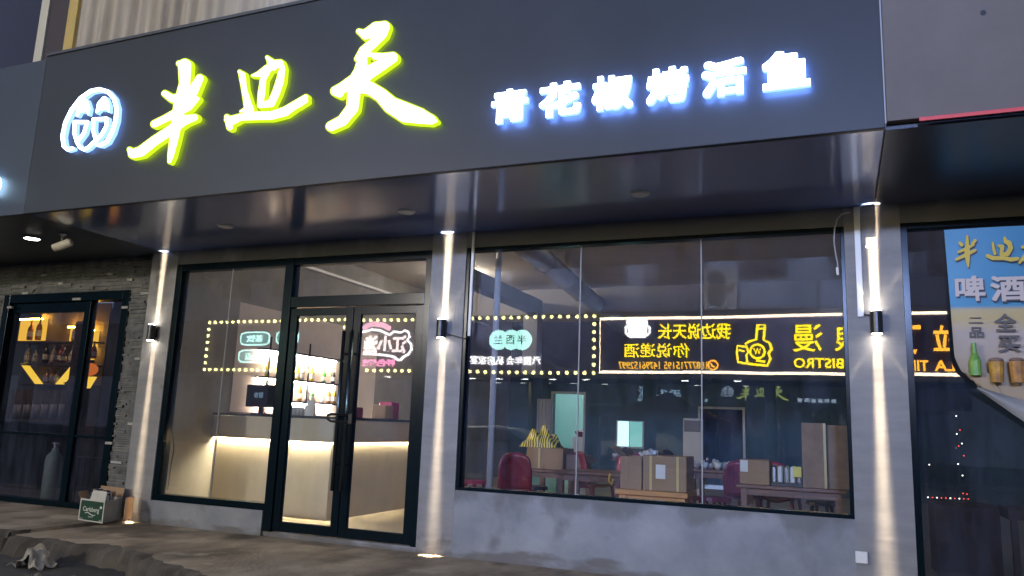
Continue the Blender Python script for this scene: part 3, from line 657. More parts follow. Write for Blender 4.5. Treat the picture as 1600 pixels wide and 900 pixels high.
# ducts and pipes under the ceiling
dn = thing('air_duct', 'round grey ventilation duct running back under the dining room ceiling', 'duct', (-3.5, 4, CZ-.3))
a, b = at(812,383,z=3.3), at(1000,520,z=3.3)
obj('pipe', MB().tube([(-3.33,.7,3.36),(-4.2,9.8,3.36)], .15, 20), galv, dn, smooth=True)
for i in range(7): y = 1.6+i*1.2; obj('ring', MB().tube([(-3.33-.0956*(y-.7),y,3.36),(-3.33-.0956*(y-.67),y+.03,3.36)], .158, 20), galv, dn)
d2 = thing('air_duct', 'square grey duct that drops down the wall at the left end of the dining room', 'duct', (-5, 5, 3))
mb = MB(); p0, p1, p2 = at(752,425,y=4.2), at(795,447,y=6.2), at(790,490,y=6.2)
obj('run', MB().box(-5.05,-4.80,3.2,6.2,3.18,3.42), mat('duct_grey', (.16,.17,.20), .5), d2, bevel=.01); obj('drop', MB().box(-5.06,-4.79,5.95,6.22,2.1,3.17), MAT['duct_grey'], d2, bevel=.01)
bm_ = mat('beam_plaster', (.40,.37,.345), .8)
obj('ceiling_beam', MB().box(LX+.01, 6, 6.4, 6.7, 3.2, CZ-.002), bm_, shop)
q = at(771, 600, y=.5); single('pipe', MB().tube([(q.x,.5,.05),(q.x,.5,CZ-.005)], .032, 12), mat('pipe_white', (.55,.52,.50), .5), 'pale vertical pipe just inside the left end of the dining window', 'pipe', (q.x,.5,.05), smooth=True)

# ================================================================== INSIDE: DINING ROOM
def table(x0, x1, y0_, y1_, z, m, label, cat='table', leg=.03, t=.035, group=None):
    o = thing('dining_table', label, cat, ((x0+x1)/2,(y0_+y1_)/2,.05), group)
    obj('table_top', MB().box(x0,x1,y0_,y1_,z-t,z), m, o, bevel=.006)
    obj('apron', MB().box(x0+.06,x1-.06,y0_+.06,y1_-.06,z-t-.07,z-t-.001), m, o)
    for x in (x0+.07, x1-.07):
        for y in (y0_+.07, y1_-.07): obj('leg', MB().box(x-leg,x+leg,y-leg,y+leg,.052,z-t-.002), m, o)
    return o
table(-3.02,-1.9,1.95,2.7,.715, wood_d, 'dark red brown dining table with a yellow strap, left of the taped box')
table(-2.14,-1.40,1.35,1.9,.60, wood_o, 'low orange wooden bench that carries the large taped box', 'bench', .035, .05)
table(-.98,.05,1.75,2.5,.70, wood_d, 'dark dining table by the right end of the window, under the tall box')
table(-3.9,-3.1,3.0,3.9,.66, wood_d, 'dining table behind the red chairs, under the box with the striped bag')
table(-1.75,-1.05,3.3,4.1,.76, wood_d, 'dark dining table in the middle, set with stacked white bowls')
table(-3.0,-2.3,4.4,5.0,.80, wood_d, 'dining table farther back, left of the hatch, with white bowls')
def carton(x0, x1, y0_, y1_, z0, z1, m, label, tape=False, lab=False, flaps=False):
    o = thing('cardboard_box', label, 'box', ((x0+x1)/2,(y0_+y1_)/2,z0))
    if flaps:
        w = .006; mb = MB(); mb.box(x0,x1,y0_,y0_+w,z0,z1).box(x0,x1,y1_-w,y1_,z0,z1).box(x0,x0+w,y0_+w,y1_-w,z0,z1).box(x1-w,x1,y0_+w,y1_-w,z0,z1).box(x0+w,x1-w,y0_+w,y1_-w,z0,z0+w)
        obj('body', mb, m, o)
        l = .45*(y1_-y0_)
        obj('flap', MB().quadbox([(x0,y0_,z1),(x0+.004,y0_,z1),(x0+.004,y1_,z1),(x0,y1_,z1),(x0-l*.7,y0_+.01,z1+l*.5),(x0-l*.7+.004,y0_+.01,z1+l*.5),(x0-l*.7+.004,y1_-.01,z1+l*.5),(x0-l*.7,y1_-.01,z1+l*.5)]), m, o)
        obj('flap', MB().quadbox([(x1-.004,y0_,z1),(x1,y0_,z1),(x1,y1_,z1),(x1-.004,y1_,z1),(x1+l*.5,y0_+.01,z1-l*.6),(x1+l*.5+.004,y0_+.01,z1-l*.6),(x1+l*.5+.004,y1_-.01,z1-l*.6),(x1+l*.5,y1_-.01,z1-l*.6)]), m, o)
    else: obj('body', MB().box(x0,x1,y0_,y1_,z0,z1), m, o, bevel=.006)
    if tape: 
        for q in tape: obj('tape', MB().box(x0+(x1-x0)*q-.012, x0+(x1-x0)*q+.012, y0_-.002, y0_-.0005, z0+.002, z1), mat('yellow_tape', (.55,.42,.16), .35), o)
    if lab: obj('shipping_label', MB().box(x0+(x1-x0)*lab[0], x0+(x1-x0)*lab[1], y0_-.003, y0_-.001, z0+(z1-z0)*lab[2], z0+(z1-z0)*lab[3]), paper, o)
    return o
carton(-1.86,-1.42,1.40,1.85,.602,.95, card, 'large brown cardboard box with yellow tape and white label on the orange bench', (.18,.8), (.30,.52,.35,.75))
carton(-2.10,-1.88,1.42,1.82,.602,.93, card, 'open brown box with a lifted flap, left beside the large taped box', flaps=True)
carton(-.95,-.66,1.80,2.2,.702,.945, card, 'small brown box with white stickers on the dark right table', lab=(.02,.28,.5,.98))
carton(-.345,-.125,1.78,2.2,.702,1.335, card_d, 'tall worn brown box standing at the right end of the window', (.97,))
carton(-.11,.16,1.82,2.2,.702,1.32, card_d, 'second tall brown box, against the right window frame')
carton(-3.78,-3.28,3.05,3.5,.662,.93, card, 'brown cardboard box on the back table under the striped bag', (.35,))
carton(-3.25,-3.02,3.10,3.45,.662,.86, card_d, 'small open box beside the box with the striped bag', flaps=True)
# striped bag on the box
p = Vector((-3.6, 3.25, .932))
bagm = bpy.data.materials.new('striped_foil'); bagm.use_nodes = True; t_ = bagm.node_tree; bb = t_.nodes['Principled BSDF']; bb.inputs['Roughness'].default_value = .35
wv = t_.nodes.new('ShaderNodeTexWave'); wv.inputs['Scale'].default_value = 9; wv.inputs['Distortion'].default_value = 5; tcn = t_.nodes.new('ShaderNodeTexCoord'); rp = t_.nodes.new('ShaderNodeValToRGB')
rp.color_ramp.elements[0].position = .45; rp.color_ramp.elements[0].color = (.03,.03,.02,1); rp.color_ramp.elements[1].position = .52; rp.color_ramp.elements[1].color = (.75,.62,.08,1)
t_.links.new(tcn.outputs['Object'], wv.inputs[0]); t_.links.new(wv.outputs[0], rp.inputs[0]); t_.links.new(rp.outputs[0], bb.inputs['Base Color'])
single('foil_bag', MB().grid(lambda u, v: (p.x-.30+.52*u, p.y-.18+.34*v, p.z+.002+.24*math.sin(math.pi*u)**.6*math.sin(math.pi*v)**.6*(1+.25*math.sin(u*17+v*9))), 24, 16), bagm, 'black and yellow striped foil bag slumped on a brown box', 'bag', p)
def chair(x, y, rot, m, label):
    o = thing('plastic_chair', label, 'chair', (x, y, .05), 'plastic chairs in the dining room')
    def w(a, b, c): return (x+a*math.cos(rot)-b*math.sin(rot), y+a*math.sin(rot)+b*math.cos(rot), .05+c)
    obj('seat', MB().grid(lambda u, v: w(-.20+.4*u, -.2+.4*v, .44+.02*math.cos(u*6.28)), 8, 8), m, o, smooth=True).modifiers.new('s','SOLIDIFY').thickness = .02
    obj('backrest', MB().grid(lambda u, v: w((-.19+.38*u)*(1-.35*max(0,v-.6)), .19+.05*v-.05*math.sin(math.pi*u)*1.2+.05, .46+.40*v*(.80+.20*math.sin(math.pi*u)**.5)), 10, 8), m, o, smooth=True).modifiers.new('s','SOLIDIFY').thickness = .02
    for a in (-1, 1):
        for b in (-1, 1): obj('leg', MB().tube([w(a*.17,b*.17,.44), w(a*.22,b*.21,.0)], [.022,.016], 8), m, o)
    return o
chair(-3.05+.0-.35, 1.75, R(200), redp, 'red plastic chair with a round back at the lower left corner of the window')
chair(-2.95, 3.3, R(150), redp, 'red plastic chair beside the table under the lit doorway')
chair(-2.55, 4.0, R(30), magp, 'magenta plastic chair behind the large taped box, left of the tall air conditioner')
chair(-1.05, 3.0, R(180), mat('dark_red_plastic', (.20,.02,.05), .4), 'dark red plastic chair behind the small box with white stickers')
chair(-.65, 3.1, R(170), MAT['dark_red_plastic'], 'dark red plastic chair behind the foil packs, left of the tall box')
# dark stool with a seat near the chair
st = thing('stool', 'round dark stool beside the red chair at the lower left of the window', 'stool', (-2.95, 1.45, .05))
obj('seat', MB().tube([(-2.95,1.45,.47),(-2.95,1.45,.50)], .17, 20), black_m, st)
for a in range(4): an = a*math.pi/2+.6; obj('leg', MB().tube([(-2.95+.12*math.cos(an),1.45+.12*math.sin(an),.47),(-2.95+.18*math.cos(an),1.45+.18*math.sin(an),.05)], .014, 8), redp, st)
# standing air conditioner
ac = thing('air_conditioner', 'tall standing grey white air conditioner by the dark doorway', 'air conditioner', (-2.45, 8.2, .05))
obj('body', MB().box(-2.68,-2.34,8.2,8.5,.05,1.47), mat('aged_white', (.33,.31,.29), .5), ac, bevel=.015)
obj('vent', MB().box(-2.66,-2.36,8.192,8.199,1.22,1.43), mat('vent_grey', (.07,.065,.07), .5), ac); obj('grille', MB().box(-2.64,-2.38,8.192,8.199,.2,.55), MAT['vent_grey'], ac)
# stacked white bowls and cups
def bowls(x, y, z, n, label):
    o = thing('bowl_stack', label, 'bowls', (x,y,z), 'stacks of white bowls on the dining tables')
    for i in range(n): obj('bowl', MB().lathe((x+random.uniform(-.004,.004),y,z+.001+.022*i), [(.022,0),(.05,.035),(.055,.04)], 12), white_p, o, smooth=True)
for i in range(12): bowls(-1.72+.056*i, 3.4+.13*(i % 3), .76, random.choice((1,2,3,4)), 'stack of white bowls on the dark middle table right of the taped box')
for i in range(10): bowls(-2.97+.065*i, 4.5+.12*(i % 3), .80, random.choice((2,3,5)), 'stack of white bowls on the far table by the lit hatch')
# tray of foil lidded cans beside the small box
tr = thing('drink_pack', 'dark tray of silver capped drinks between the small box and the tall box', 'drinks', (-.5, 1.95, .70))
obj('tray', MB().box(-.645,-.355,1.80,2.12,.702,.74), black_m, tr)
for i in range(5):
    for j in range(4): obj('can', MB().tube([(-.62+.06*i,1.835+.078*j,.741),(-.62+.06*i,1.835+.078*j,.86+random.uniform(0,.03))], .025, 10).ball((-.62+.06*i,1.835+.078*j,.875), .024, 5), random.choice([steel, white_p, mat('silver_foil', (.6,.6,.6), .25, metal=.8)]), tr)
single('note', MB().box(-.43,-.355,1.76,1.775,.80,.90), mat('yellow_card', (.75,.65,.15), .7), 'small yellow card leaning on the tall brown box', 'card', (-.4,1.77,.8))
# orange handled bag on the table edge
single('bag_handle', MB().tube([(-2.35,1.94,.715),(-2.36,1.92,.64),(-2.33,1.92,.60),(-2.31,1.92,.66)], .012, 8), mat('yellow_strap', (.70,.42,.06), .5), 'yellow strap hanging over the edge of the dark red table', 'strap', (-2.33,1.92,.6))
# lamps that light these rooms
kt = thing('tube_lamp', 'bright white tube lamp on the ceiling of the room behind the lit doorway', 'lamp', (-5.6, BY+1.5, 3.4))
obj('tube', MB().tube([(-6.3,BY+1.5,3.4),(-4.9,BY+1.5,3.4)], .03, 10), emi('kitchen_tube', (.85,1,.95), 60), kt)
obj('batten', MB().box(-6.35,-4.85,BY+1.46,BY+1.54,3.44,CZ-.001), white_p, kt)
single('plastic_curtain', MB().grid(lambda u, v: (-6.42+.34*u, BY-.10+.02*math.sin(u*25), .10+1.75*v), 16, 6), mat('milky_plastic', (.50,.50,.60), .3), 'milky plastic strip curtain hanging left of the lit doorway', 'curtain', (-6.25, BY-.1, .1))
single('red_basin', MB().lathe((-5.45, BY+.3, 1.02), [(.10,0),(.16,.10),(.17,.12),(.12,.14),(.02,.17)], 16), redp, 'red plastic basin on a white crate inside the lit doorway', 'basin', (-5.45,BY+.3,1.02))
single('crate', MB().box(-5.65,-5.30,BY+.2,BY+.6,.05,1.02), white_p, 'white crate standing inside the lit doorway', 'crate', (-5.5,BY+.4,.05), bevel=.01)
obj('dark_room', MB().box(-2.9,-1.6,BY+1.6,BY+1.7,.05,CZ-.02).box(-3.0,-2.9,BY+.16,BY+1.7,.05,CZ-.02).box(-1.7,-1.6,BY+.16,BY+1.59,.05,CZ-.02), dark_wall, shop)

# ================================================================== BAR AT THE FAR LEFT
BYY = 2.0
def bq(px, py, d=0): return at(px, py, y=BYY-d)
bs = thing('bar_shelf', 'amber lit bar shelf with bottles and slanted racks inside the dark bar', 'shelf', (-12, BYY, .03))
x0, x1 = bq(22,600).x, -10.72
obj('back_panel', MB().box(x0, x1, BYY+.30, BYY+.33, .03, 2.9), mat('bar_back', (.16,.10,.06), .7), bs)
cells = [((33,500),(69,532)), ((111,512),(121,535)), ((139,517),(151,541)), ((136,548),(146,562))]
for a, b in cells:
    p, q = bq(*a, -.275), bq(*b, -.275)
    obj('lit_niche', MB().box(p.x, q.x, BYY+.27, BYY+.298, q.z, p.z), emi('niche_amber', (1,.50,.05), .85), bs)
    obj('light_strip', MB().box(p.x+.02, q.x-.02, BYY+.20, BYY+.22, p.z-.01, p.z+.01), emi('amber_strip', (1,.55,.06), 90), bs)
for py, xa, xb in ((533,28,160),(569,26,160),(600,24,118)):
    a, b = bq(xa, py), bq(xb, py); zz = (a.z+b.z)/2
    obj('board', MB().box(a.x, x1, BYY+.02, BYY+.29, zz-.02, zz), mat('bar_wood', (.05,.03,.022), .5), bs)
for pa, pb in (((30,568),(54,601)), ((108,573),(84,601)), ((137,588),(126,606))):
    a, b = bq(*pa), bq(*pb); w = .06
    obj('slanted_strip', MB().quadbox([(b.x-w,BYY+.06,b.z),(b.x+w,BYY+.06,b.z),(b.x+w,BYY+.12,b.z),(b.x-w,BYY+.12,b.z),(a.x-w,BYY+.06,a.z),(a.x+w,BYY+.06,a.z),(a.x+w,BYY+.12,a.z),(a.x-w,BYY+.12,a.z)]), emi('rack_amber', (1,.58,.05), .9), bs)
barb = [mat('bar_amber', (.45,.18,.03), .15), mat('bar_clear', (.45,.42,.36), .12), mat('bar_red', (.35,.04,.02), .2), MAT['dark_bottle']]
def bb_(px, py, h, i, label):
    p = bq(px, py, -.10); bottle((p.x, BYY+.12, p.z), h, .045, barb[i], label, 'bottles on the amber bar shelf')
for n, (px, py, h, i) in enumerate([(44,531,.33,0),(57,531,.38,0),(114,533,.3,1),(117,534,.22,1),(40,567,.3,1),(52,567,.22,1),(68,567,.34,3),(80,567,.30,1),(91,567,.28,2),(96,567,.24,3),(109,567,.26,1),(143,560,.26,0),(70,599,.22,0),(80,599,.30,0),(86,599,.22,1),(98,599,.24,3)]):
    bb_(px, py, h, i, '%s bottle on the %s board of the amber bar shelf' % (('amber','clear','red','dark')[i], 'top' if py < 540 else 'middle' if py < 570 else 'lowest'))
lan = thing('lantern', 'round orange paper lantern glowing in the narrow pane of the bar door', 'lantern', bq(140,577))
p = bq(140,577,.1); obj('shade', MB().ball((p.x,p.y,p.z), .12, 8, sz=.85), emi('orange_lantern', (1,.22,.03), .45), lan, smooth=True)
obj('cap', MB().tube([(p.x,p.y,p.z+.09),(p.x,p.y,p.z+.13)], .05, 12), black_m, lan)
cu = thing('counter_curtain', 'brown beaded curtain hanging under the amber bar shelf', 'curtain', (-12, BYY-.1, 1.0))
ca, cb = bq(20,602,.1), bq(150,606,.1); cz = bq(60,656,.1).z
obj('cloth', MB().grid(lambda u, v: (ca.x+(x1-ca.x)*u, BYY-.1+.02*math.sin(u*60), cz+(ca.z-.06-cz)*v), 120, 3), mat('brown_beads', (.12,.075,.05), .6, col2=(.24,.16,.11), scale=60), cu)
for i in range(7):
    p = bq(25+i*14, 655, .35)
    b_ = thing('tall_glass', 'tall pale glass in a row on the bar counter', 'glass', (p.x,p.y,p.z), 'tall glasses on the bar counter')
    obj('bowl', MB().lathe((p.x,p.y,p.z), [(.035,0),(.045,.03),(.05,.22)], 12), mat('tall_pale_glass', (.42,.40,.38), .15), b_, smooth=True)
p0, p1 = bq(14,656,.35), bq(160,660,.35)
obj('bar_counter', MB().box(p0.x-1, x1, BYY-.55, BYY-.15, .03, cz-.03), mat('bar_counter_wood', (.03,.022,.02), .5), nb)
g = at(77, 771, y=.62); gz = g.z
gc = thing('gas_cylinder', 'grey gas cylinder standing behind the lower pane of the bar door', 'gas cylinder', (g.x,.62,.03))
obj('body', MB().lathe((g.x,.62,.03), [(.085,0),(.10,.02),(.10,.50),(.09,.56),(.04,.62),(.035,.66)], 16), mat('grey_green_paint', (.26,.28,.26), .5), gc, smooth=True)
obj('valve', MB().tube([(g.x,.62,.68),(g.x,.62,.76)], .022, 10).tube([(g.x-.06,.62,.745),(g.x+.06,.62,.745)], .014, 8), steel, gc)
cr = thing('bench_rack', 'black metal rack behind the right pane of the bar door', 'rack', (-8.35,.7,.03))
mb = MB()
for i in range(7): mb.tube([(-8.85+.13*i,.55,.04),(-8.85+.13*i,.55,.60)], .012, 6)
mb.tube([(-8.87,.55,.60),(-8.05,.55,.60)], .014, 8); obj('bars', mb, blackmetal, cr)
# patterned panel beside the shelf
single('carved_panel', MB().box(bq(158,520).x, bq(180,520).x, BYY-.45, BYY-.42, .8, 2.5), mat('carved_dark_red', (.05,.02,.025), .6, col2=(.12,.05,.06), scale=14, ramp=(.45,.55)), 'dark red patterned panel inside the right pane of the bar door', 'panel', (-11,BYY,.8))
ceilb = thing('ceiling_lamp', 'dim amber lamp inside the dark bar', 'ceiling lamp', (-11.5, 1.2, 2.95)); obj('diffuser', MB().tube([(-11.5,1.2,2.95),(-11.5,1.2,2.93)], .12, 16), emi('bar_glow', (1,.55,.2), 30), ceilb)

# ================================================================== PAVEMENT THINGS
def crate_box(label, A, B, h, m_front, m_side, flaps, loc):
    """A front-left foot, B front-right foot, depth away from the camera"""
    o = thing('bottle_carton', label, 'carton', loc); return o
A = at(122,812,z=.031); B = at(160,818,z=.031); dv = Vector((-.17,.37,0)); hz = .225
bx = thing('beer_carton', 'green and white beer carton with open flaps full of empty cans on the pavement', 'carton', A)
w_ = .006; up_ = Vector((0,0,1)); U = (B-A)
def wallp(P, Q, n, m, name='side', h=hz):
    n = Vector(n)*w_; return obj(name, MB().quadbox([P,Q,Q+n,P+n,P+up_*h,Q+up_*h,Q+n+up_*h,P+n+up_*h]), m, bx)
cream = mat('cream_card', (.50,.48,.42), .8, col2=(.58,.56,.50), scale=6)
nu = dv.normalized(); nr = U.normalized()
wallp(A, B, nu, greenb, 'front'); wallp(B, B+dv, -nr, mat('grey_card', (.32,.31,.28), .8, col2=(.42,.41,.37), scale=10)); wallp(A, A+dv, nr, cream); wallp(A+dv, B+dv, -nu, cream)
obj('bottom', MB().quadbox([A,B,B+dv,A+dv]+[q+up_*.008 for q in (A,B,B+dv,A+dv)]), cream, bx)
# pale border of the printed front
e = -nu*.0025
def fr(u, v): return A+U*u+up_*(hz*v)+e
mb = MB()
for u0,u1,v0,v1 in ((0,1,.93,1.0),(0,1,0,.05),(0,.04,.05,.93),(.96,1,.05,.93)): mb.quadbox([fr(u0,v0),fr(u1,v0),fr(u1,v0)-e*.8,fr(u0,v0)-e*.8,fr(u0,v1),fr(u1,v1),fr(u1,v1)-e*.8,fr(u0,v1)-e*.8])
obj('border', mb, cream, bx)
lw = mat('cream_print', (.62,.64,.56), .6)
lettering('lettering', 'Carlsberg', lambda a, b: fr(.15+.66*a, .38+.28*b), lw, bx, .012)
lettering('small_print', 'BEER', lambda a, b: fr(.40+.2*a, .18+.06*b), lw, bx); lettering('small_print', '330ml', lambda a, b: fr(.05+.13*a, .07+.06*b), lw, bx); lettering('small_print', '24', lambda a, b: fr(.84+.09*a, .06+.08*b), lw, bx)
obj('swash', MB().tube([fr(.26,.36),fr(.36,.40),fr(.48,.33),fr(.6,.28),fr(.68,.33)], .005, 6), lw, bx)
obj('hop_leaf', MB().poly([fr(.84,.62),fr(.90,.64),fr(.92,.70),fr(.89,.75),fr(.84,.74),fr(.82,.68)], e*.4), lw, bx)
obj('flap', MB().quadbox([A+U*.38+up_*hz,B+up_*hz,B+up_*hz+nu*.005,A+U*.38+up_*hz+nu*.005,A+U*.36+up_*(hz+.09)+nu*.06,B-U*.08+up_*(hz+.09)+nu*.06,B-U*.08+up_*(hz+.09)+nu*.065,A+U*.36+up_*(hz+.09)+nu*.065]), cream, bx)
obj('flap', MB().quadbox([A+up_*hz,A+dv*.5+up_*hz,A+dv*.5+up_*hz-nr*.005,A+up_*hz-nr*.005,A-nr*.07+up_*(hz+.06),A+dv*.5-nr*.07+up_*(hz+.06),A+dv*.5-nr*.075+up_*(hz+.06),A-nr*.075+up_*(hz+.06)]), card, bx)
obj('flap', MB().quadbox([A+dv+up_*hz,B+dv+up_*hz,B+dv+up_*hz+nu*.005,A+dv+up_*hz+nu*.005,A+dv+up_*(hz+.10)+nu*.02,B+dv+up_*(hz+.10)+nu*.02,B+dv+up_*(hz+.10)+nu*.025,A+dv+up_*(hz+.10)+nu*.025]), card, bx)
cm = [mat('dark_blue_can', (.015,.02,.07), .25, metal=.4), steel, mat('white_can', (.6,.6,.62), .3), MAT['dark_bottle'], greenb]
for i in range(11):
    u, v = random.uniform(.1,.9), random.uniform(.12,.9); P = A+U*u+dv*v; an = random.uniform(0,6.28); tl = random.uniform(.0,.05)
    c_ = thing('empty_can', 'empty drink can or bottle poking out of the green beer carton', 'can', P+up_*.15, 'empty cans in the beer carton')
    q0 = P+up_*random.uniform(.14,.18); q1 = q0+Vector((tl*math.cos(an), tl*math.sin(an), .13))
    obj('body', MB().tube([q0, q0+(q1-q0)*.06, q0+(q1-q0)*.94, q1], [.026,.032,.032,.025], 12), cm[i % 5], c_, smooth=False)
    obj('lid', MB().tube([q1, q1+(q1-q0).normalized()*.003], .024, 12), steel, c_)
A2 = B+dv*.92+nr*.05+Vector((-.03,.02,0)); A2.z = .03
P0 = at(192,812,z=.031); P1 = at(221,808,z=.031); d2_ = Vector((-.10,.20,0))
b2 = thing('cardboard_box', 'small brown cardboard box with torn flaps behind the green beer carton', 'box', P0)
def w2(P, Q, n, m): n = Vector(n)*w_; return obj('side', MB().quadbox([P,Q,Q+n,P+n,P+up_*.23,Q+up_*.23,Q+n+up_*.23,P+n+up_*.23]), m, b2)
w2(P0,P1,nu,card); w2(P1,P1+d2_,-nr,card_d); w2(P0,P0+d2_,nr,cream); w2(P0+d2_,P1+d2_,-nu,card)
obj('flap', MB().quadbox([P0+d2_+up_*.23,P1+d2_+up_*.23,P1+d2_+up_*.23+nu*.005,P0+d2_+up_*.23+nu*.005,P0+d2_+up_*.33+nu*.02,P1+d2_+up_*.33+nu*.02,P1+d2_+up_*.33+nu*.025,P0+d2_+up_*.33+nu*.025]), card, b2)
for i in range(4):
    P = P0+(P1-P0)*random.uniform(.2,.85)+d2_*random.uniform(.2,.8)
    c_ = thing('empty_can', 'empty can lying in the small torn cardboard box', 'can', P+up_*.15, 'empty cans in the torn box')
    obj('body', MB().tube([P+up_*.15, P+up_*.26+Vector((random.uniform(-.04,.04),random.uniform(-.04,.04),0))], .03, 12), cm[(i*2+1) % 5], c_)
# crumpled white bag on the road
p = at(55, 886, z=ROADZ)
def crum(u, v):
    a, b = u*2-1, v*2-1; h = max(0, 1-abs(a+.15*b)*.95-abs(b)*.45); n = .25*math.sin(a*9+b*4)*math.sin(b*7-a*3)+.18*math.sin(a*17-b*11)
    return (p.x+.17*a+.02*math.sin(b*6), p.y+.13*b+.02*math.sin(a*7), ROADZ+.004+.17*h*(1+.25*n)+.018*(1+math.sin(a*11+b*8)))
single('paper_bag', MB().grid(crum, 26, 18), mat('dirty_white_paper', (.26,.23,.18), .8, col2=(.42,.38,.31), scale=9), 'crumpled dirty white bag lying on the road by the kerb', 'bag', (p.x,p.y,ROADZ)).modifiers.new('s','SOLIDIFY').thickness = .004
q = at(30, 862, z=ROADZ); single('rubble', MB().ball((q.x,q.y-.02,ROADZ+.05), .07, 6, sz=.7, jit=.25), kerb_m, 'broken grey concrete lump at the kerb beside the crumpled bag', 'rubble', (q.x,q.y,ROADZ))
for i in range(40):
    x = random.uniform(-8.5,-3.5); y = random.uniform(-2.6,-1.55)
    rr = random.uniform(.008,.03)
    single('pebble', MB().ball((x,y,ROADZ+.004+rr*.3), rr, 4, sz=.6, jit=.25), kerb_m, 'small loose stone lying on the road along the kerb', 'pebble', (x,y,ROADZ), 'loose stones along the kerb')
# small litter on the pavement
for (px, py), s_, lb in (((612,852),.05,'flat white scrap lying against the door threshold'),((432,832),.06,'white paper scrap by the left foot of the door frame')):
    q = at(px, py, z=0); single('paper_scrap', MB().box(q.x-s_,q.x+s_,q.y-.012,q.y+.012,.0,.006), paper, lb, 'scrap', (q.x,q.y,0))

# ================================================================== HANGING POSTER, right edge
PY = -.03
po = thing('hanging_poster', 'blue and cream hanging beer poster with curling torn lower edge on the right window', 'poster', (1.2, PY, 1.4))
def xl(z):
    t = max(0, (2.80-z)/1.35); return .80+.02*t+.22*max(0, t-.72)**1.3*4.0*1.05
zb = lambda x: 1.64-.42*(x-.98) if x > .98 else 1.64+.9*(.98-x)
def poster(u, v):
    z = 2.80-(2.80-1.40)*v; x = xl(z)+(2.6-xl(z))*u**1.2; z = max(z, 1.40+.30*max(0, 1-u*6)) 
    return (x, PY-.012*math.sin(u*7+v*3)-.09*max(0, v-.7)**1.5*(1+.6*math.sin(u*9)) - .03*math.exp(-u*14)*v*v, z-.10*u*v)
pm_ = bpy.data.materials.new('poster_print'); pm_.use_nodes = True; t_ = pm_.node_tree; b_ = t_.nodes['Principled BSDF']; b_.inputs['Roughness'].default_value = .45
tc = t_.nodes.new('ShaderNodeTexCoord'); sp = t_.nodes.new('ShaderNodeSeparateXYZ'); rp = t_.nodes.new('ShaderNodeValToRGB'); mr = t_.nodes.new('ShaderNodeMapRange')
mr.inputs[1].default_value = 0.0; mr.inputs[2].default_value = 1.42
cr_ = rp.color_ramp; cr_.elements[0].position = 0; cr_.elements[0].color = (.35,.25,.12,1); cr_.elements[1].position = 1; cr_.elements[1].color = (.035,.22,.42,1)
for pos_, c in ((.22,(.42,.33,.24,1)),(.42,(.46,.38,.33,1)),(.50,(.52,.40,.16,1)),(.545,(.50,.40,.20,1)),(.565,(.05,.26,.46,1))): e_ = cr_.elements.new(pos_); e_.color = c
t_.links.new(tc.outputs['Object'], sp.inputs[0]); t_.links.new(sp.outputs[2], mr.inputs[0]); t_.links.new(mr.outputs[0], rp.inputs[0]); t_.links.new(rp.outputs[0], b_.inputs['Base Color'])
obj('print', MB().grid(poster, 40, 40), pm_, po, smooth=True)
def flap(u, v):
    x = .93+1.7*u; zt = 1.62-.30*(x-.93); return (x, PY-.075-.05*math.sin(math.pi*v)-.03*math.sin(x*9)-.02*v, zt-.02-(.02+.27*min(1, u*3.0+.0))*v)
obj('folded_back', MB().grid(flap, 30, 6), mat('poster_back', (.34,.34,.34), .6), po, smooth=True)
ly = PY-.022
def zmap(pa, pb):
    a, b = at(*pa, y=ly), at(*pb, y=ly); return lambda u, v: (a.x+(b.x-a.x)*u, ly, b.z+(a.z-b.z)*v)
yel = mat('poster_yellow', (.62,.46,.03), .5); drk = mat('poster_shadow', (.03,.03,.05), .5); whi = mat('poster_white', (.58,.50,.46), .5); blk = mat('poster_black', (.085,.07,.06), .5)
pq = at(1475, 365, y=ly)
def pstroke(strokes, ox, oy, k, W_, H_, m, dx=0, dy=0, yy=0, holes=()):
    step = 7; xs, ys = np.meshgrid(np.arange(0, W_, step), np.arange(0, H_, step)); F = strokes_sdf(xs, ys, strokes, holes)
    def g(i, j, d): p = at(ox+(i*step)*k+dx, oy+(j*step)*k+dy, y=ly); return (p.x, d, p.z)
    return obj('character', field_mesh(F, g, ly-yy, None), m, po)
kk = 130/900
ban = [[(285,130,12),(285,300,30),(290,400,22),(295,465,8)],[(205,205,16),(225,225,20)],[(370,180,18),(340,215,14)],[(355,225,12),(270,270,16),(190,305,12)],[(370,285,16),(270,335,20),(165,385,14)]]
bian = [[(560,205,12),(570,270,16),(585,320,18)],[(505,345,20),(560,370,22),(680,370,20),(760,385,22),(830,375,18)],[(690,150,14),(700,190,24),(740,210,28),(755,260,26),(720,325,24),(650,330,16),(665,250,24),(625,235,14)]]
tian = [[(870,390,16),(960,370,20)],[(930,180,18),(1010,150,20)],[(880,250,16),(1040,225,20)],[(970,170,16),(940,300,22),(850,420,14)],[(960,280,18),(1060,400,26)]]
for st in (ban, bian, tian):
    h_ = ((700,262,16,34),) if st is bian else ()
    pstroke(st, 1470, 350, kk, 1120, 520, drk, 1.6, 2.2, 0, h_); pstroke(st, 1470, 350, kk, 1120, 520, yel, 0, 0, .004, h_)
for ch, xa, xb in (('啤',1491,1541),('酒',1546,1604),('节',1610,1664)):
    F = mask_sdf(tri_mask(ch, 90, 78, 8), 3, True)
    for zm, m_, dy_ in ((zmap((xa+2, 433),(xb+2.5, 473)), drk, 0), (zmap((xa, 431),(xb, 470)), whi, -.004)):
        h_ = field_mesh(F, lambda i, j, d: zm((i-5)/96, (j-5)/84), 0, None); f = obj('character', h_, m_, po); f.location.y += dy_
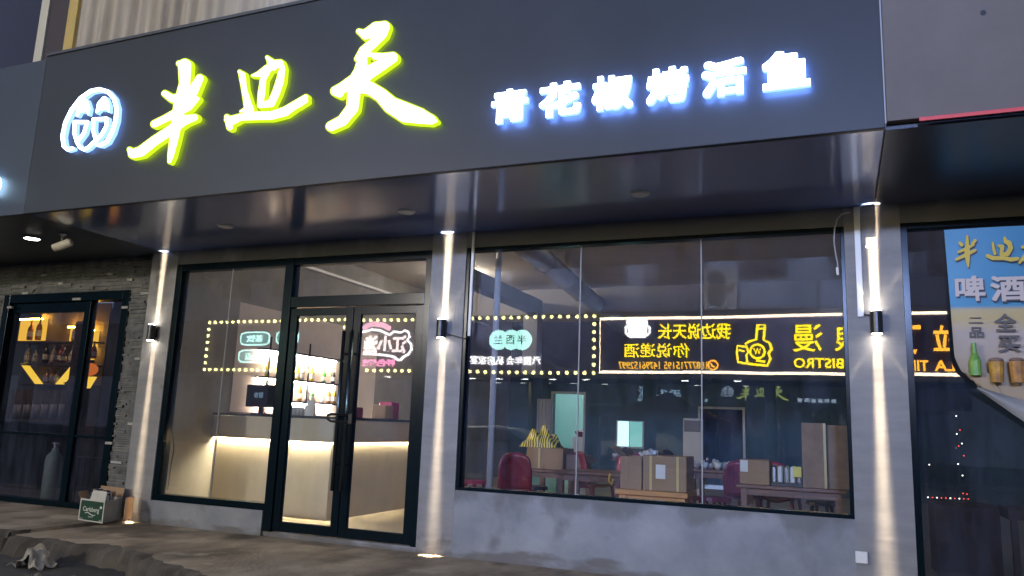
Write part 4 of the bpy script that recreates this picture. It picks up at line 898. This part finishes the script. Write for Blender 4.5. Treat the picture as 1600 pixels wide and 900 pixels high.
for ch, xa, xb, ya_, yb_ in (('全',1552,1590,490,518),('买',1558,1596,524,551),('场',1602,1640,489,517),('一',1604,1640,534,540),('品',1514,1538,511,528),('二',1513,1536,496,505)):
    lettering('character', ch, zmap((xa, ya_),(xb, yb_)), blk, po, .03)
q = at(1523, 576, y=ly-.02)
obj('printed_bottle', MB().tube([(q.x,q.y-.03,1.68),(q.x,q.y-.03,1.79),(q.x,q.y-.03,1.84),(q.x,q.y-.03,1.92)], [.040,.040,.018,.015], 12), mat('bottle_print', (.10,.30,.06), .4, col2=(.25,.45,.08), scale=18), po)
for px, c in ((1556,(.62,.34,.05)),(1588,(.60,.30,.08))):
    q = at(px, 587, y=ly-.02); obj('printed_cup', MB().tube([(q.x,q.y-.045,1.63),(q.x,q.y-.045,1.78)], [.040,.052], 12), mat('cup_print_%d' % px, c, .5, col2=(.22,.10,.05), scale=14), po)
    obj('printed_foam', MB().ball((q.x,q.y-.045,1.79), .05, 6, sz=.4), mat('foam_print', (.25,.17,.14), .6), po)
# small holiday lights inside the right bay
sl = thing('string_lights', 'small white and red string lights hanging inside the dark right window', 'string lights', (1.0, 1.6, .1))
cord = []
for i, (px, py, c) in enumerate([(1494,650,0),(1500,672,1),(1495,678,0),(1503,693,0),(1494,700,2),(1497,725,0),(1504,743,0),(1498,697,1),(1506,712,1)]+[(1450+7*k_, 777+.3*k_, (0,1,0,1,1,0,1,0,1,1)[k_ % 10]) for k_ in range(10)]+[(1505,771,1),(1511,772,1),(1430,683,2),(1452,726,0)]):
    p = at(px, py, y=1.2); cord.append(p)
    obj('bulb', MB().ball(p, .006 if c != 2 else .004, 4), emi(('bulb_white','bulb_red','bulb_dim')[c], ((1,.95,.75),(1,.08,.05),(.5,.5,.6))[c], (2.6,1.4,.7)[c]), sl)
obj('cord', MB().tube([at(1494,640,y=1.22),at(1500,675,y=1.22),at(1498,700,y=1.22),at(1500,745,y=1.22),at(1494,770,y=1.22),at(1512,870,y=1.22)], .003, 5), black_m, sl)
single('low_cabinet', MB().box(.75,1.25,1.3,1.8,.05,.66), mat('brown_cabinet', (.03,.016,.010), .6), 'dark brown cabinet behind the string lights in the right window', 'cabinet', (1,1.5,.05), bevel=.01)
p = at(1568, 792, y=1.5); tb = thing('side_table', 'pale wooden table end showing at the right edge of the dark window', 'table', (p.x+.4,1.5,.05))
obj('table_top', MB().box(p.x, p.x+.9, 1.3, 1.8, p.z-.09, p.z), mat('pale_wood', (.10,.065,.045), .6), tb)
for xx in (p.x+.02, p.x+.82): obj('leg', MB().box(xx, xx+.05, 1.32, 1.37, .05, p.z-.091), MAT['pale_wood'], tb)

# ================================================================== ACROSS THE STREET (seen mirrored in the glass)
OY = -21.5
def mir(px, py, y=21.5): p = at(px, py, y=y); return Vector((p.x, -p.y, p.z))
def mlet(name, body, pa, pb, m, parent, off=.02, dy=.09, depth=.06):
    """letters that face the restaurant; pa/pb = upper left and lower right of their mirror image"""
    a, b = mir(*pa), mir(*pb); z0, z1 = b.z, a.z
    return lettering(name, body, lambda u, v: (b.x+(a.x-b.x)*u, OY+dy, z0+(z1-z0)*v), m, parent, off, (0,-depth,0))
ob = thing('shop_row', 'long blue grey two storey shop row across the road', 'building', (-10, OY, -.25))
obj('upper_wall', MB().box(-45, 30, -23.4, -23.0, 3.0, 9.6), mat('blue_grey_paint', (.26,.32,.50), .8, col2=(.36,.42,.60), scale=.6), ob)
obj('sign_board', MB().box(-45, 30, -22.9, OY-.08, 3.10, 5.62), mat('sign_board_black', (.012,.010,.016), .6), ob)
og = mat('opposite_glass', (.03,.05,.11), .02, spec=.5); og.node_tree.nodes['Principled BSDF'].inputs['IOR'].default_value = 5.5
obj('shop_glass', MB().box(-45, 30, -23.06, -23.0, -.25, 3.09), og, ob)
obj('plinth', MB().box(-45, 30, -23.2, -22.6, -.25, -.12), concrete, ob)
for i in range(16):
    x = -42+i*4.4; obj('pier', MB().box(x, x+.35, -23.0, -22.6, -.25, 3.10), dark_wall, ob)
for i in range(12):
    x = -28+i*3.1
    wf = obj('window', MB().box(x, x+1.7, -22.99, -22.9, 6.9, 8.6), mat('opposite_frame', (.05,.06,.09), .5), ob); obj('pane', MB().box(x+.1, x+1.6, -22.9, -22.89, 7.0, 8.5), mat('opposite_pane', (.03,.035,.06), .15), wf)
def grille(px0, px1, py0, py1, label):
    a, b = mir(px0, py0), mir(px1, py1); g = thing('window_grille', label, 'grille', ((a.x+b.x)/2, OY-.5, b.z))
    mb = MB(); n = 12
    for i in range(n+1): x = a.x+(b.x-a.x)*i/n; mb.tube([(x,OY-.4,b.z),(x,OY-.4,a.z)], .018, 5)
    for z in (b.z, (a.z+b.z)/2, a.z): mb.tube([(a.x,OY-.4,z),(b.x,OY-.4,z)], .022, 5)
    obj('bars', mb, mat('grille_paint', (.25,.25,.30), .5), g)
    obj('neon_line', MB().tube([(a.x,OY-.38,b.z-.06),(b.x,OY-.38,b.z-.06)], .035, 6), emi('pink_neon', (1,.22,.50), 2.0), g)
grille(975, 1058, 455, 488, 'window grille with pink neon edge above the beer mug sign across the road'); grille(1160, 1200, 462, 488, 'narrower window grille with pink neon edge across the road')
def outdoor_unit(px, py, label):
    a = mir(px, py); o = thing('air_conditioner_unit', label, 'air conditioner', a, 'outdoor units across the road')
    obj('body', MB().box(a.x-.55,a.x+.55,OY-.6,OY-.2,a.z-.42,a.z+.42), mat('unit_white', (.40,.42,.46), .5), o, bevel=.03)
    obj('fan', MB().tube([(a.x-.1,OY-.2,a.z),(a.x-.1,OY-.19,a.z)], .33, 20), mat('unit_fan', (.07,.08,.10), .5), o); obj('bracket', MB().box(a.x-.5,a.x+.5,OY-.6,OY-.2,a.z-.5,a.z-.425), blackmetal, o)
outdoor_unit(1122, 434, 'upper of two stacked outdoor units across the road'); outdoor_unit(1122, 462, 'lower of two stacked outdoor units across the road')
EMY = 11
yellow_s = emi('sign_yellow', (1,.78,.0), EMY); white_s = emi('sign_white', (1,1,1), 11); neon_s = emi('neon_warm_white', (1,.80,.55), 15); bulb_s = emi('sign_bulb', (1,.93,.32), 16)
mint_s = emi('sign_mint', (.50,1,.88), 9); pink_s = emi('sign_pink', (1,.28,.55), 9); orange_s = emi('sign_orange', (1,.45,.03), 11); teal_d = emi('sign_teal_dim', (.06,.40,.42), 3.4)
panel_m = mat('sign_panel_plum', (.055,.040,.075), .6)
# sign C
sc_ = thing('bistro_sign', 'yellow lettered bistro sign framed in warm neon across the road', 'sign', (-2, OY, 3.3))
c0, c1, c2, c3 = mir(937,494), mir(1522,491), mir(1522,588), mir(935,581)
obj('panel', MB().box(c0.x-.05, c1.x+.05, OY-.07, OY-.02, 3.32, 5.36), panel_m, sc_)
ft_ = 5.33; fb_ = 3.34
obj('neon_frame', MB().tube([(c0.x,OY+.04,ft_),(c1.x,OY+.04,ft_),(c1.x,OY+.04,fb_),(c0.x,OY+.04,fb_)], .05, 8, closed=True), neon_s, sc_)
mlet('lettering', '我边说天长', (1028,505),(1141,529), yellow_s, sc_, .010)
mlet('lettering', '你说递酒', (975,537),(1076,559), yellow_s, sc_, .0)
mlet('phone_number', '18877715195 14796152997', (966,565),(1104,577), emi('sign_amber', (1,.55,.02), 8), sc_, .01)
a = mir(1113,571); mb = MB(); mb.tube([(a.x+.16*math.cos(t),OY+.06,a.z+.16*math.sin(t)) for t in np.linspace(0,6.28,20)[:-1]], .03, 6, closed=True); mb.tube([(a.x-.07,OY+.06,a.z+.07),(a.x-.03,OY+.06,a.z-.03),(a.x+.07,OY+.06,a.z-.07)], .03, 6); obj('phone_icon', mb, orange_s, sc_)
def mpts(L, y=OY+.07): return [(lambda p: (p.x, y, p.z))(mir(*q)) for q in L]
mb = MB()
mb.tube(mpts([(1152,540),(1166,542),(1165,537),(1172,533),(1182,530),(1184,507),(1196,507),(1194,531),(1203,535),(1206,545),(1201,552),(1204,560),(1199,571),(1175,569),(1153,566),(1151,550)]), .045, 6, closed=True)
mb.tube(mpts([(1166,541),(1170,550),(1166,556),(1168,566)]), .04, 6); mb.tube(mpts([(1184,513),(1195,513)]), .035, 6)
a = mir(1184,549); mb.tube([(a.x+.24*math.cos(t),OY+.07,a.z+.24*math.sin(t)) for t in np.linspace(0,6.28,24)[:-1]], .04, 6, closed=True)
mb.tube(mpts([(1154,547),(1163,549)]), .035, 6); mb.tube(mpts([(1182,563),(1196,565)]), .04, 6)
obj('bottle_icon', mb, yellow_s, sc_)
mlet('lettering', 'W', (1178,544),(1190,554), yellow_s, sc_, .01)
mlet('lettering', '漫', (1238,507),(1286,549), yellow_s, sc_, .006); mlet('lettering', '浪', (1303,507),(1348,549), yellow_s, sc_, .006)
mlet('lettering', 'BISTRO', (1240,559),(1318,575), yellow_s, sc_, .02)
mlet('lettering', '丁', (1400,508),(1441,552), orange_s, sc_, .02); mlet('lettering', '拉', (1457,508),(1498,550), orange_s, sc_, .02)
mlet('lettering', 'TIN', (1416,563),(1452,580), orange_s, sc_, .02); mlet('lettering', 'LA', (1460,563),(1492,580), orange_s, sc_, .02)
# beer mug icon, two mugs clinking
mb = MB()
for cx_, tl in ((988,-4),(1003,4)):
    P = mpts([(cx_-8+tl*.3,503),(cx_+8+tl*.3,503),(cx_+7-tl*.3,528),(cx_-7-tl*.3,528)], OY+.02); mb.poly(P, (0,.06,0))
for x_ in (990,998,1006,984): p = mir(x_,503); mb.ball((p.x,OY+.05,p.z), .16, 6)
mb.tube(mpts([(981,508),(977,511),(977,520),(982,525)]), .05, 6); mb.tube(mpts([(1010,508),(1015,511),(1015,520),(1010,524)]), .05, 6)
obj('mug_icon', mb, white_s, sc_)
# signs A and B with bulb borders
def bulbsign(xa, xb, zt, zb_, label):
    t = thing('bulb_sign', label, 'sign', ((xa+xb)/2, OY, zb_)); L = []
    obj('panel', MB().box(xa, xb, OY-.07, OY-.02, zb_, zt), panel_m, t)
    n = max(2, round((xb-xa)/.345))
    for i in range(n+1): x = xa+(xb-xa)*i/n; L += [(x, zt), (x, zb_)]
    m_ = 7
    for i in range(1, m_): z = zb_+(zt-zb_)*i/m_; L += [(xa, z), (xb, z)]
    for k_, (x, z) in enumerate(L[:99]):
        if k_ == 0: b0 = obj('bulb', MB().ball((x, OY+.05, z), .075, 5), bulb_s, t); first = (x, z)
        else: c = b0.copy(); COL.objects.link(c); c.location = (x-first[0], 0, z-first[1])
    return t
zt_ = 5.44; zb_ = 3.30
sa = bulbsign(-27.2, -19.62, zt_+.05, zb_-.03, 'bulb bordered sign with teal pill tags, leftmost across the road')
for (x0_, x1_, y0__, y1__), body in (((376,418,520,539),'茶饮'),((373,416,547,566),'夏点'),((431,464,518,537),'小吃'),((428,460,548,566),'烧烤')):
    a, b = mir(x0_, y0__), mir(x1_, y1__); cx_, cz_ = (a.x+b.x)/2, (a.z+b.z)/2; w_2, h_2 = abs(b.x-a.x)/2, abs(a.z-b.z)/2
    oc = []
    for t in np.linspace(0, 2*math.pi, 25)[:-1]: oc.append((cx_+w_2*math.copysign(abs(math.cos(t))**.45, math.cos(t)), OY, cz_+h_2*math.copysign(abs(math.sin(t))**.45, math.sin(t))))
    obj('tag', MB().poly(oc, (0,.04,0)), teal_d, sa); obj('tag_outline', MB().tube([(x, OY+.05, z) for x, y, z in oc], .035, 6, closed=True), mint_s, sa)
    mlet('lettering', body, (x0_+9, y0__+4), (x1_-9, y1__-4), mint_s, sa, .02)
sb = bulbsign(-19.35, -8.42, zt_, zb_, 'bulb bordered sign with round mint tags and pink neon across the road')
for px_, ch in ((777,'兰'),(797,'西'),(815,'半')):
    a = mir(px_, 531); obj('tag', MB().tube([(a.x,OY,a.z),(a.x,OY+.04+.004*(px_ % 7),a.z)], .40, 24), mint_s, sb)
    mlet('lettering', ch, (px_-7,524),(px_+7,538), mat('mint_ink', (.01,.10,.08), .6), sb, .01, .075, .01)
mlet('lettering', '承接年会 私房家宴', (734,556),(844,570), white_s, sb, .012)
mb = MB()
mb.tube(mpts([(560,526),(568,518),(580,515),(592,516),(601,520),(608,523),(614,518),(626,519),(632,516),(638,519),(640,527),(636,531),(642,537),(643,546),(638,554),(630,558),(626,563),(620,562),(615,558),(600,555),(580,553),(560,553),(554,545),(554,533)]), .055, 6, closed=True)
obj('neon_outline', mb, white_s, sb)
mlet('lettering', '江小渔', (568,524),(634,552), emi('sign_blush', (1,.82,.80), 9), sb, .03)
mlet('lettering', '特色烧烤', (560,561),(616,573), pink_s, sb, .03)
mb = MB(); 
mb.tube(mpts([(568,513),(575,508),(585,506),(598,508),(608,513)]), .11, 8); obj('neon_arch', mb, emi('sign_pink_pale', (1,.48,.66), 7), sb)
# small white lamps under the sign board
for i, px in enumerate((600,646,733,775,817,860,912,1068,1150)):
    a = mir(px, 587); o = thing('eave_lamp', 'small white lamp under the sign board across the road', 'lamp', a, 'lamps under the sign board across the road')
    obj('lens', MB().tube([(a.x,OY-.2,3.09),(a.x,OY-.2,3.05)], .13, 12), emi('eave_white', (.95,1,.98), 16), o); obj('rim', MB().tube([(a.x,OY-.2,3.10),(a.x,OY-.2,3.065)], .16, 12), white_p, o)
# street food tent
ta = mir(1041, 620, 14); tl_, tr_ = mir(955, 658, 14).x, mir(1130, 658, 14).x; tz = 1.55; tyc = -14.2
tn = thing('market_tent', 'dark red canopy tent standing in the road behind the viewer', 'tent', ((tl_+tr_)/2, tyc, -.25))
cx_ = (tl_+tr_)/2
mb = MB(); C4 = [(tl_,tyc+1.4,tz),(tr_,tyc+1.4,tz),(tr_,tyc-1.4,tz),(tl_,tyc-1.4,tz)]; k = len(mb.v)
mb.v += C4+[(cx_,tyc,2.25)]+[(x,y,z-.28) for x,y,z in C4]
mb.f += [(0,1,4),(1,2,4),(2,3,4),(3,0,4)]+[(i,5+i,5+(i+1)%4,(i+1)%4) for i in range(4)]
obj('canopy', mb, mat('maroon_fabric', (.16,.035,.05), .8), tn).modifiers.new('s','SOLIDIFY').thickness = .02
for x in (tl_, tr_):
    for y in (tyc-1.4, tyc+1.4): obj('leg', MB().tube([(x,y,-.25),(x,y,tz)], .03, 6), steel, tn)
# parked car
cc = mir(752, 700, 12.5); X0 = cc.x-2.6; CYc = -12.9
car = thing('parked_car', 'silver blue parked car standing in the road behind the viewer', 'car', (X0+2.2, CYc, -.25))
prof = [(0,.55),(.05,.85),(.6,.98),(1.35,1.02),(1.95,1.42),(2.9,1.46),(3.6,1.38),(4.15,1.08),(4.4,.98),(4.45,.6)]
def carbody(u, v):
    i = u*(len(prof)-1); k0 = min(int(i), len(prof)-2); f_ = i-k0; x = prof[k0][0]*(1-f_)+prof[k0+1][0]*f_; zt = prof[k0][1]*(1-f_)+prof[k0+1][1]*f_
    a = v*math.pi; wy = .88*(1-.20*max(0,(zt-1.0)/.46))
    ww = math.copysign(abs(math.cos(a))**.35, math.cos(a)); hh = abs(math.sin(a))**.5
    z = .22+(zt-.22)*hh; wn = .88-(.22*max(0,(z-.95)/.5)); return (X0+x, CYc+wn*ww, z-.25)
obj('body', MB().grid(carbody, 36, 24), mat('silver_blue_paint', (.55,.58,.63), .3), car, smooth=True)
gl_ = mat('car_glass', (.01,.012,.016), .05)
for pts_ in ([(1.5,1.04),(2.0,1.36),(2.75,1.40),(2.75,1.05)],[(2.82,1.05),(2.82,1.40),(3.45,1.34),(3.95,1.08)]): obj('side_window', MB().poly([(X0+x, CYc+.885-(.22*max(0,(z-.95)/.5)), z-.25) for x, z in pts_], (0,-.015,0)), gl_, car)
obj('windscreen', MB().quadbox([(X0+1.38,CYc-.72,.80),(X0+1.38,CYc+.72,.80),(X0+1.42,CYc+.72,.78),(X0+1.42,CYc-.72,.78),(X0+1.92,CYc-.60,1.17),(X0+1.92,CYc+.60,1.17),(X0+1.96,CYc+.60,1.15),(X0+1.96,CYc-.60,1.15)]), gl_, car)
for x in (.85, 3.6):
    for s in (-1, 1):
        wl_ = obj('wheel', MB().tube([(X0+x,CYc+s*.70,.07),(X0+x,CYc+s*.90,.07)], .32, 20), black_m, car); obj('rim', MB().tube([(X0+x,CYc+s*.901,.07),(X0+x,CYc+s*.91,.07)], .20, 16), steel, wl_)
for s in (-1, 1): obj('headlight', MB().ball((X0+.10,CYc+s*.62,.52), .13, 6, sz=.6, sx=.7), white_p, car)

# ================================================================== MORE CLUTTER IN THE DINING ROOM
def stool(x, y, m, label):
    o = thing('stool', label, 'stool', (x, y, .05), 'low stools in the dining room')
    obj('seat', MB().tube([(x,y,.46),(x,y,.50)], [.17,.16], 18), m, o)
    for q in range(4): an = q*math.pi/2+.5; obj('leg', MB().tube([(x+.11*math.cos(an),y+.11*math.sin(an),.46),(x+.17*math.cos(an),y+.17*math.sin(an),.05)], [.02,.015], 7), m, o)
for x, y, m, lb in ((-2.2,3.1,redp,'red stool behind the long dark red table'),(-1.9,2.9,black_m,'black stool left of the middle table'),(-1.35,2.5,MAT['dark_red_plastic'],'dark red stool in front of the middle table'),
                    (-.2,2.9,black_m,'black stool behind the tall worn box'),(-4.3,2.6,magp,'magenta stool at the far left of the dining room'),(-3.4,2.35,black_m,'black stool beside the dark red table end')): stool(x, y, m, lb)
def bundle(x, y, z, r_, n, m, label):
    o = thing('white_bundle', label, 'bundle', (x,y,z), 'heaps of wrapped tableware')
    for i in range(n):
        a = random.uniform(0,6.28); q = r_*math.sqrt(random.random()); h = (1-q/r_)*.10
        obj('pack', MB().ball((x+q*math.cos(a), y+q*math.sin(a)*.6, z+.03+h*random.random()), random.uniform(.018,.032), 4, jit=.15), m, o)
bundle(-1.55, 3.75, .76, .30, 34, mat('shrink_wrap', (.50,.50,.52), .25), 'heap of wrapped white tableware on the dark middle table')
bundle(-2.75, 4.75, .80, .28, 30, MAT['shrink_wrap'], 'heap of wrapped white tableware on the far table by the hatch')
bundle(-.50, 2.25, .70, .14, 20, MAT['shrink_wrap'], 'heap of silver wrapped packs behind the silver capped drinks')
for i, (px, py) in enumerate(((985,716),(1022,712),(1046,714))):
    q = at(px, py, y=1.95)
    single('plastic_bag', MB().ball((q.x,1.75,.955), .075, 6, sz=.7, jit=.22), [black_m, MAT['shrink_wrap'], black_m][i], ['black bag on the open flap box','clear wrap bundle on the large taped box','black bag on the large taped box'][i], 'bag', (q.x,1.75,.95))
single('shelf_crate', MB().box(-4.7,-4.2,5.5,5.9,.05,.75), mat('teal_crate', (.05,.16,.18), .5), 'teal crate stack at the far left of the dining room', 'crate', (-4.4,5.7,.05), bevel=.01)
